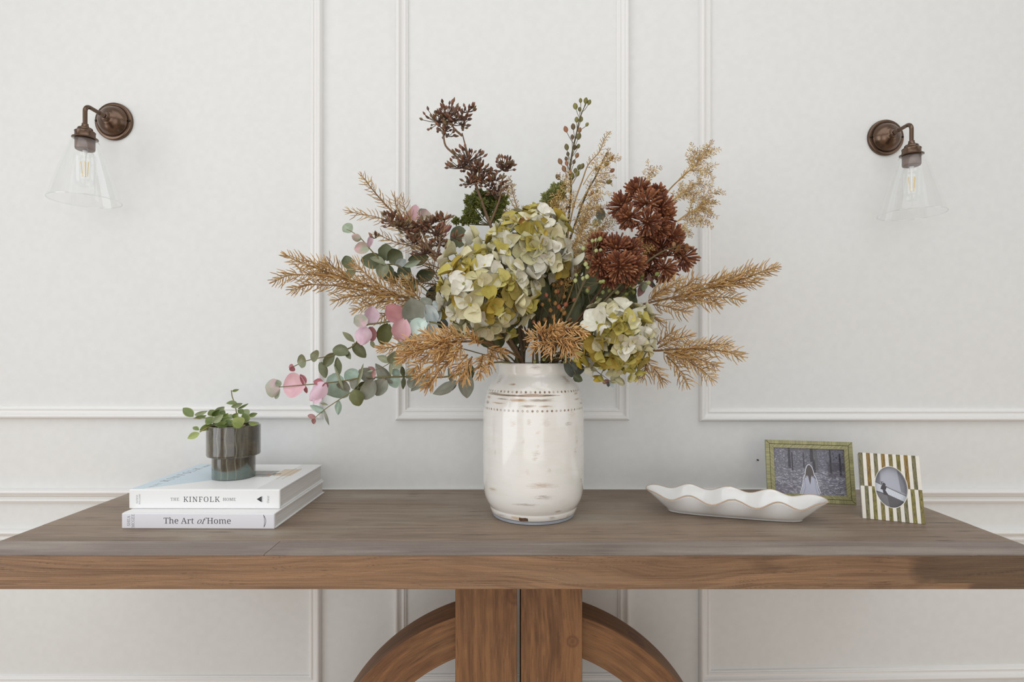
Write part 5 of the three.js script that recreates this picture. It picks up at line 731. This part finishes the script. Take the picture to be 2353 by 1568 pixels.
budStem('tallest woody stem with clusters of dark brown buds, left of centre', 1.18, [[1062, 306], [1068, 330], [1074, 352], [1082, 390], [1092, 420], [1106, 460], [1120, 500], [1138, 545], [1165, 640], [1195, 760]], [[[1018, 292], [1019, 310], [1024, 335], [1045, 356], [1066, 385]], [[1036, 282], [1044, 296], [1062, 312]], [[1158, 398], [1152, 425], [1150, 450], [1140, 480], [1126, 515]], [[1078, 250], [1068, 275], [1063, 300]]], [[1008, 282, 30, 26, 1.1], [1030, 272, 32, 34, 1], [1050, 276, 26, 22], [1060, 288, 20, 14], [1074, 258, 22, 12], [1024, 302, 24, 16], [1030, 314, 16, 8], [1076, 372, 34, 42], [1062, 388, 30, 18], [1098, 396, 26, 30], [1090, 420, 26, 34], [1078, 424, 18, 9], [1110, 414, 22, 14], [1154, 392, 28, 22], [1168, 386, 16, 12], [1138, 415, 22, 18], [1142, 440, 20, 20], [1122, 426, 18, 12], [1146, 460, 16, 10]]);
budStem('woody brown bud stem leaning left, lying across the tan needle branch', 1.12, [[905, 512], [930, 528], [965, 556], [1000, 582], [1040, 606], [1100, 660], [1160, 760]], [[[1022, 506], [1015, 535], [1010, 560], [1005, 585]], [[968, 528], [975, 545], [985, 570]]], [[900, 512, 22, 26], [918, 522, 22, 26], [940, 532, 22, 24], [965, 530, 24, 30], [985, 522, 20, 20], [1002, 510, 20, 18], [1020, 506, 16, 10], [1000, 540, 22, 22], [978, 584, 24, 24], [1008, 562, 22, 18], [1044, 548, 14, 10], [862, 548, 8, 4], [950, 560, 20, 16], [1020, 590, 20, 16]]);

// ---- tall seed pods
const podProf = [[0, 0.22], [0.08, 0.5], [0.28, 0.92], [0.5, 1], [0.72, 0.86], [0.88, 0.5], [0.94, 0.34], [0.955, 0.3], [1.0, 0.1]];
const podGeo = new MB().pod(V(0, 0, 0), V(0, 1, 0), 1, 0.36, podProf, 12, [1, 1, 1]).geo(); podGeo.deleteAttribute('color');
const podMat = [[118, 112, 52], [104, 96, 48], [134, 96, 58], [150, 98, 66], [98, 78, 50], [126, 122, 62]].map((c) => std({ color: new THREE.Color().setRGB(...lin(...c)), roughness: 0.4 }));
function podStem(label, d, main, pods, o = {}) {
  const s = stemThing('seed_pod_stem', label, 'seed pods', G(main, d), 0.0022, lin(96, 84, 54), 'stems of seed pods');
  for (const [px, py, h = 14.5, m = Math.floor(rnd() * 6)] of pods) {
    const p = P(px, py, d + rr(-0.012, 0.012)); let best = s.path[0], bd = 9; for (const q of s.vis) { const e = Math.hypot(q.x - p.x, (q.y - (p.y - 0.026)) * 0.8); if (e < bd) { bd = e; best = q; } }
    const dir = p.clone().sub(best).normalize().add(V(0, 0.6, 0)).normalize(), L = h * d / FOCAL, b = p.clone().addScaledVector(dir, -L * 0.5);
    s.mb.tube(curve([b, b.clone().lerp(best, 0.5).addScaledVector(dir, -0.004), best], 8), 0.00065, 5, lin(100, 88, 58));
    const g = mesh(o.part ?? 'seed_pod', podGeo, podMat[o.mats ? pick(o.mats) : m], s.o); g.position.copy(b).sub(s.base); g.quaternion.setFromUnitVectors(V(0, 1, 0), dir); g.scale.set(L * (o.fat ?? 1), L, L * (o.fat ?? 1));
  }
  s.mb.build('stem', MV.stem, s.o, s.base);
}
podStem('tall straight stem of green and brown seed pods rising highest at centre right', 1.2, [[1348, 236], [1340, 252], [1331, 278], [1324, 310], [1316, 345], [1311, 378], [1309, 400], [1312, 430], [1308, 490], [1290, 600], [1255, 740]], [[1334, 231, 11, 0], [1346, 231, 14, 0], [1354, 235, 13, 0], [1322, 244, 16, 5], [1332, 251, 12, 0], [1325, 275, 14, 0], [1335, 274, 14, 0], [1349, 286, 11, 5], [1317, 291, 15, 4], [1300, 297, 15, 3], [1332, 299, 13, 2], [1330, 313, 16, 1], [1315, 315, 12, 4], [1302, 338, 15, 1], [1321, 339, 13, 4], [1329, 336, 12, 1], [1326, 357, 13, 2], [1305, 354, 11, 4], [1301, 365, 11, 4], [1287, 371, 15, 2], [1302, 375, 12, 3], [1319, 372, 11, 4], [1296, 388, 15, 2], [1331, 384, 14, 1], [1338, 382, 14, 1], [1310, 396, 12, 3], [1322, 392, 13, 0], [1327, 399, 14, 0], [1315, 403, 13, 0], [1282, 407, 15, 4], [1304, 478, 10, 3], [1288, 484, 10, 2]]);
podStem('short seed pod stem beside the gold spray, pods held out to the right', 1.2, [[1394, 350], [1384, 372], [1372, 400], [1350, 440], [1320, 520], [1270, 680]], [[1405, 364, 14, 2], [1394, 376, 15, 1], [1407, 392, 13, 3], [1400, 418, 15, 0], [1395, 355, 12, 4], [1370, 388, 10, 1], [1361, 443, 12, 3], [1372, 440, 10, 5]]);
podStem('curved stem of blush pods pushing out right between the rust flowers', 1.08, [[1590, 570], [1560, 568], [1530, 575], [1500, 592], [1470, 615], [1420, 660], [1330, 760]], [[1590, 571, 14, 2], [1578, 565, 13, 3], [1576, 573, 13, 2], [1560, 567, 13, 2], [1548, 562, 14, 2], [1556, 575, 12, 2]]);

// ---- round berries among the dark stems
function berrySpray(label, d, stem, spots, mats, size) { podStem(label, d, stem, spots.map(([x, y]) => [x, y, size * rr(0.8, 1.15)]), { part: 'berry', mats, fat: 1.35 }); }
podMat.push(...[[150, 156, 92], [172, 174, 116], [168, 120, 62], [176, 104, 74], [120, 124, 60]].map((c) => std({ color: new THREE.Color().setRGB(...lin(...c)), roughness: 0.4 })));
const scatter = (n, x0, x1, y0, y1) => Array.from({ length: n }, () => [rr(x0, x1), rr(y0, y1)]);
berrySpray('spray of pale green berries in front of the rust flower head', 1.06, [[1372, 548], [1362, 590], [1345, 640], [1310, 720], [1270, 800]], [[1361, 553], [1370, 552], [1379, 549], [1370, 576], [1380, 575], [1340, 571], [1346, 607], [1350, 615], [1322, 645], [1340, 640], [1349, 636], [1324, 632], [1380, 648], [1386, 647]], [6, 7, 7], 10);
berrySpray('green berry spray spreading right below the rust flower heads', 1.1, [[1460, 640], [1420, 660], [1380, 690], [1330, 740], [1280, 800]], [[1424, 638], [1440, 648], [1442, 656], [1475, 632], [1474, 642], [1448, 655], [1418, 672], [1412, 690], [1376, 690], [1370, 684], [1400, 668], [1456, 660], [1490, 650], [1510, 630], [1455, 672], [1440, 676], [1395, 652], [1385, 672], [1350, 668], [1362, 700], [1405, 640], [1428, 700]], [6, 7, 10, 10], 10.5);
berrySpray('spray of orange berries in the dark gap beside the large hydrangea', 1.12, [[1300, 620], [1290, 670], [1275, 730], [1258, 800]], [[1290, 650], [1294, 662], [1277, 670], [1282, 670], [1255, 678], [1286, 680], [1296, 682], [1276, 697], [1265, 713], [1290, 712], [1297, 720], [1284, 705], [1238, 742], [1226, 740], [1252, 735], [1270, 728], [1300, 700], [1272, 655], [1262, 690], [1290, 735], [1320, 690], [1352, 664], [1246, 700], [1250, 755], [1310, 735]], [8, 8, 9, 2], 10.5);
berrySpray('few green berries just above the vase rim', 1.09, [[1300, 822], [1290, 815], [1270, 812]], [[1298, 832], [1228, 831], [1296, 818], [1250, 826], [1316, 800]], [10, 6], 10);

// ---- green knobbly sedum
function greenKnobs(label, d, main, knobs, hue) {
  const s = stemThing('green_sedum', label, 'sedum', G(main, d), 0.0022, lin(70, 66, 36), 'green knobbly sedum stems');
  for (const [px, py, r, db = 0] of knobs) {
    const c = P(px, py, d + db), R = r * d / FOCAL, mb = new MB(), n = Math.round(60 + r * 5.5);
    for (let k = 0; k < n; k++) { const y = 1 - 1.92 * (k + 0.5) / n, q = Math.sqrt(Math.max(0, 1 - y * y)), a = k * 2.39996, v = V(q * Math.cos(a), y, q * Math.sin(a)).addScaledVector(ray(), 0.2).normalize(), bump = 1 + 0.28 * Math.sin(v.x * 7 + px) * Math.sin(v.y * 7 + py), p0 = c.clone().addScaledVector(v, R * 0.5), p1 = c.clone().addScaledVector(v, R * 0.95 * bump), col = jig(mixc(hue[0], hue[1], rnd()), 0.15); mb.tube([p0, p0.clone().lerp(p1, 0.6), p1], [0.0011, 0.0013, 0.0003], 4, (t) => tone(col, 0.75 + 0.4 * t)); }
    mb.pod(c.clone().add(V(0, -R * 0.6, 0)), V(0, 1, 0), R * 1.2, R * 0.62, [[0, 0.2], [0.2, 0.8], [0.5, 1], [0.8, 0.8], [1, 0.1]], 9, tone(hue[1], 0.6));
    s.mb.tube(curve([c, c.clone().lerp(s.path[8], 0.4).add(V(0, -0.006, 0)), s.path[9]], 8), 0.0011, 5, lin(84, 78, 42));
    mb.build('knob', MV.leaf, s.o, s.base);
  }
  s.mb.build('stem', MV.stem, s.o, s.base);
}
greenKnobs('dark green knobbly sedum behind the tall brown bud stem', 1.2, [[1118, 480], [1120, 500], [1140, 560], [1170, 660], [1200, 760]], [[1084, 464, 21], [1104, 452, 20, 0.02], [1126, 456, 22, 0.02], [1152, 462, 20], [1140, 476, 18], [1080, 488, 17], [1092, 502, 16], [1118, 486, 16, 0.015], [1138, 500, 14], [1146, 492, 13], [1070, 506, 15], [1048, 508, 11], [1108, 470, 16, -0.01]], [lin(132, 136, 60), lin(92, 98, 42)]);
greenKnobs('light green knobbly sedum at the foot of the gold spray', 1.2, [[1266, 470], [1262, 520], [1250, 600], [1235, 720]], [[1258, 456, 18], [1272, 448, 20], [1284, 440, 15], [1276, 432, 13, 0.01], [1292, 428, 12, 0.01], [1268, 466, 15], [1290, 450, 13]], [lin(164, 166, 102), lin(120, 126, 68)]);

// ---- dark leafy filler deep in the bunch, and bare dark stems
function filler(label, d, main, n, box4, hue) {
  const L = []; for (let k = 0; k < n; k++) { const x = rr(box4[0], box4[1]), y = rr(box4[2], box4[3]), a = rr(-2.6, -0.5); L.push([x, y, x + Math.cos(a) * 46, y + Math.sin(a) * 46, rr(24, 36), pick(hue), rr(-30, 30), rr(-0.04, 0.06)]); }
  eucalyptus(label, d, main, L, { r: 0.0022, bark: lin(104, 94, 62) });
}
filler('green leafy stem deep between the large hydrangea and the rust flowers', 1.2, [[1330, 600], [1310, 660], [1280, 730], [1250, 800]], 84, [1235, 1400, 610, 805], ['green', 'olive', 'green']);
filler('olive green leafy stem deep behind the small hydrangea at right', 1.22, [[1440, 660], [1400, 700], [1340, 760], [1290, 810]], 22, [1330, 1470, 650, 790], ['green', 'olive']);
filler('green leafy stem hidden low behind the largest hydrangea', 1.22, [[1080, 640], [1120, 700], [1160, 760], [1195, 810]], 32, [1050, 1230, 640, 800], ['green', 'green', 'olive']);
{ const c = lin(96, 78, 56); let k = 0;
  for (const [x, y, which] of [[1168, 735, 'leftmost'], [1185, 722, 'second from the left'], [1203, 745, 'middle one'], [1250, 690, 'second from the right'], [1270, 700, 'rightmost']]) {
    const s = stemThing('bare_stem', which + ' of five bare brown stems above the vase rim', 'stem', G([[x, y], [x * 0.55 + 1226 * 0.45, y * 0.5 + 412]], 1.15), 0.0034, tone(c, 0.8 + 0.1 * (k++ % 4)), 'bare dark stems in the vase'); s.mb.build('stalk', MV.stem, s.o, s.base);
  } }

renderer.render(scene, camera);
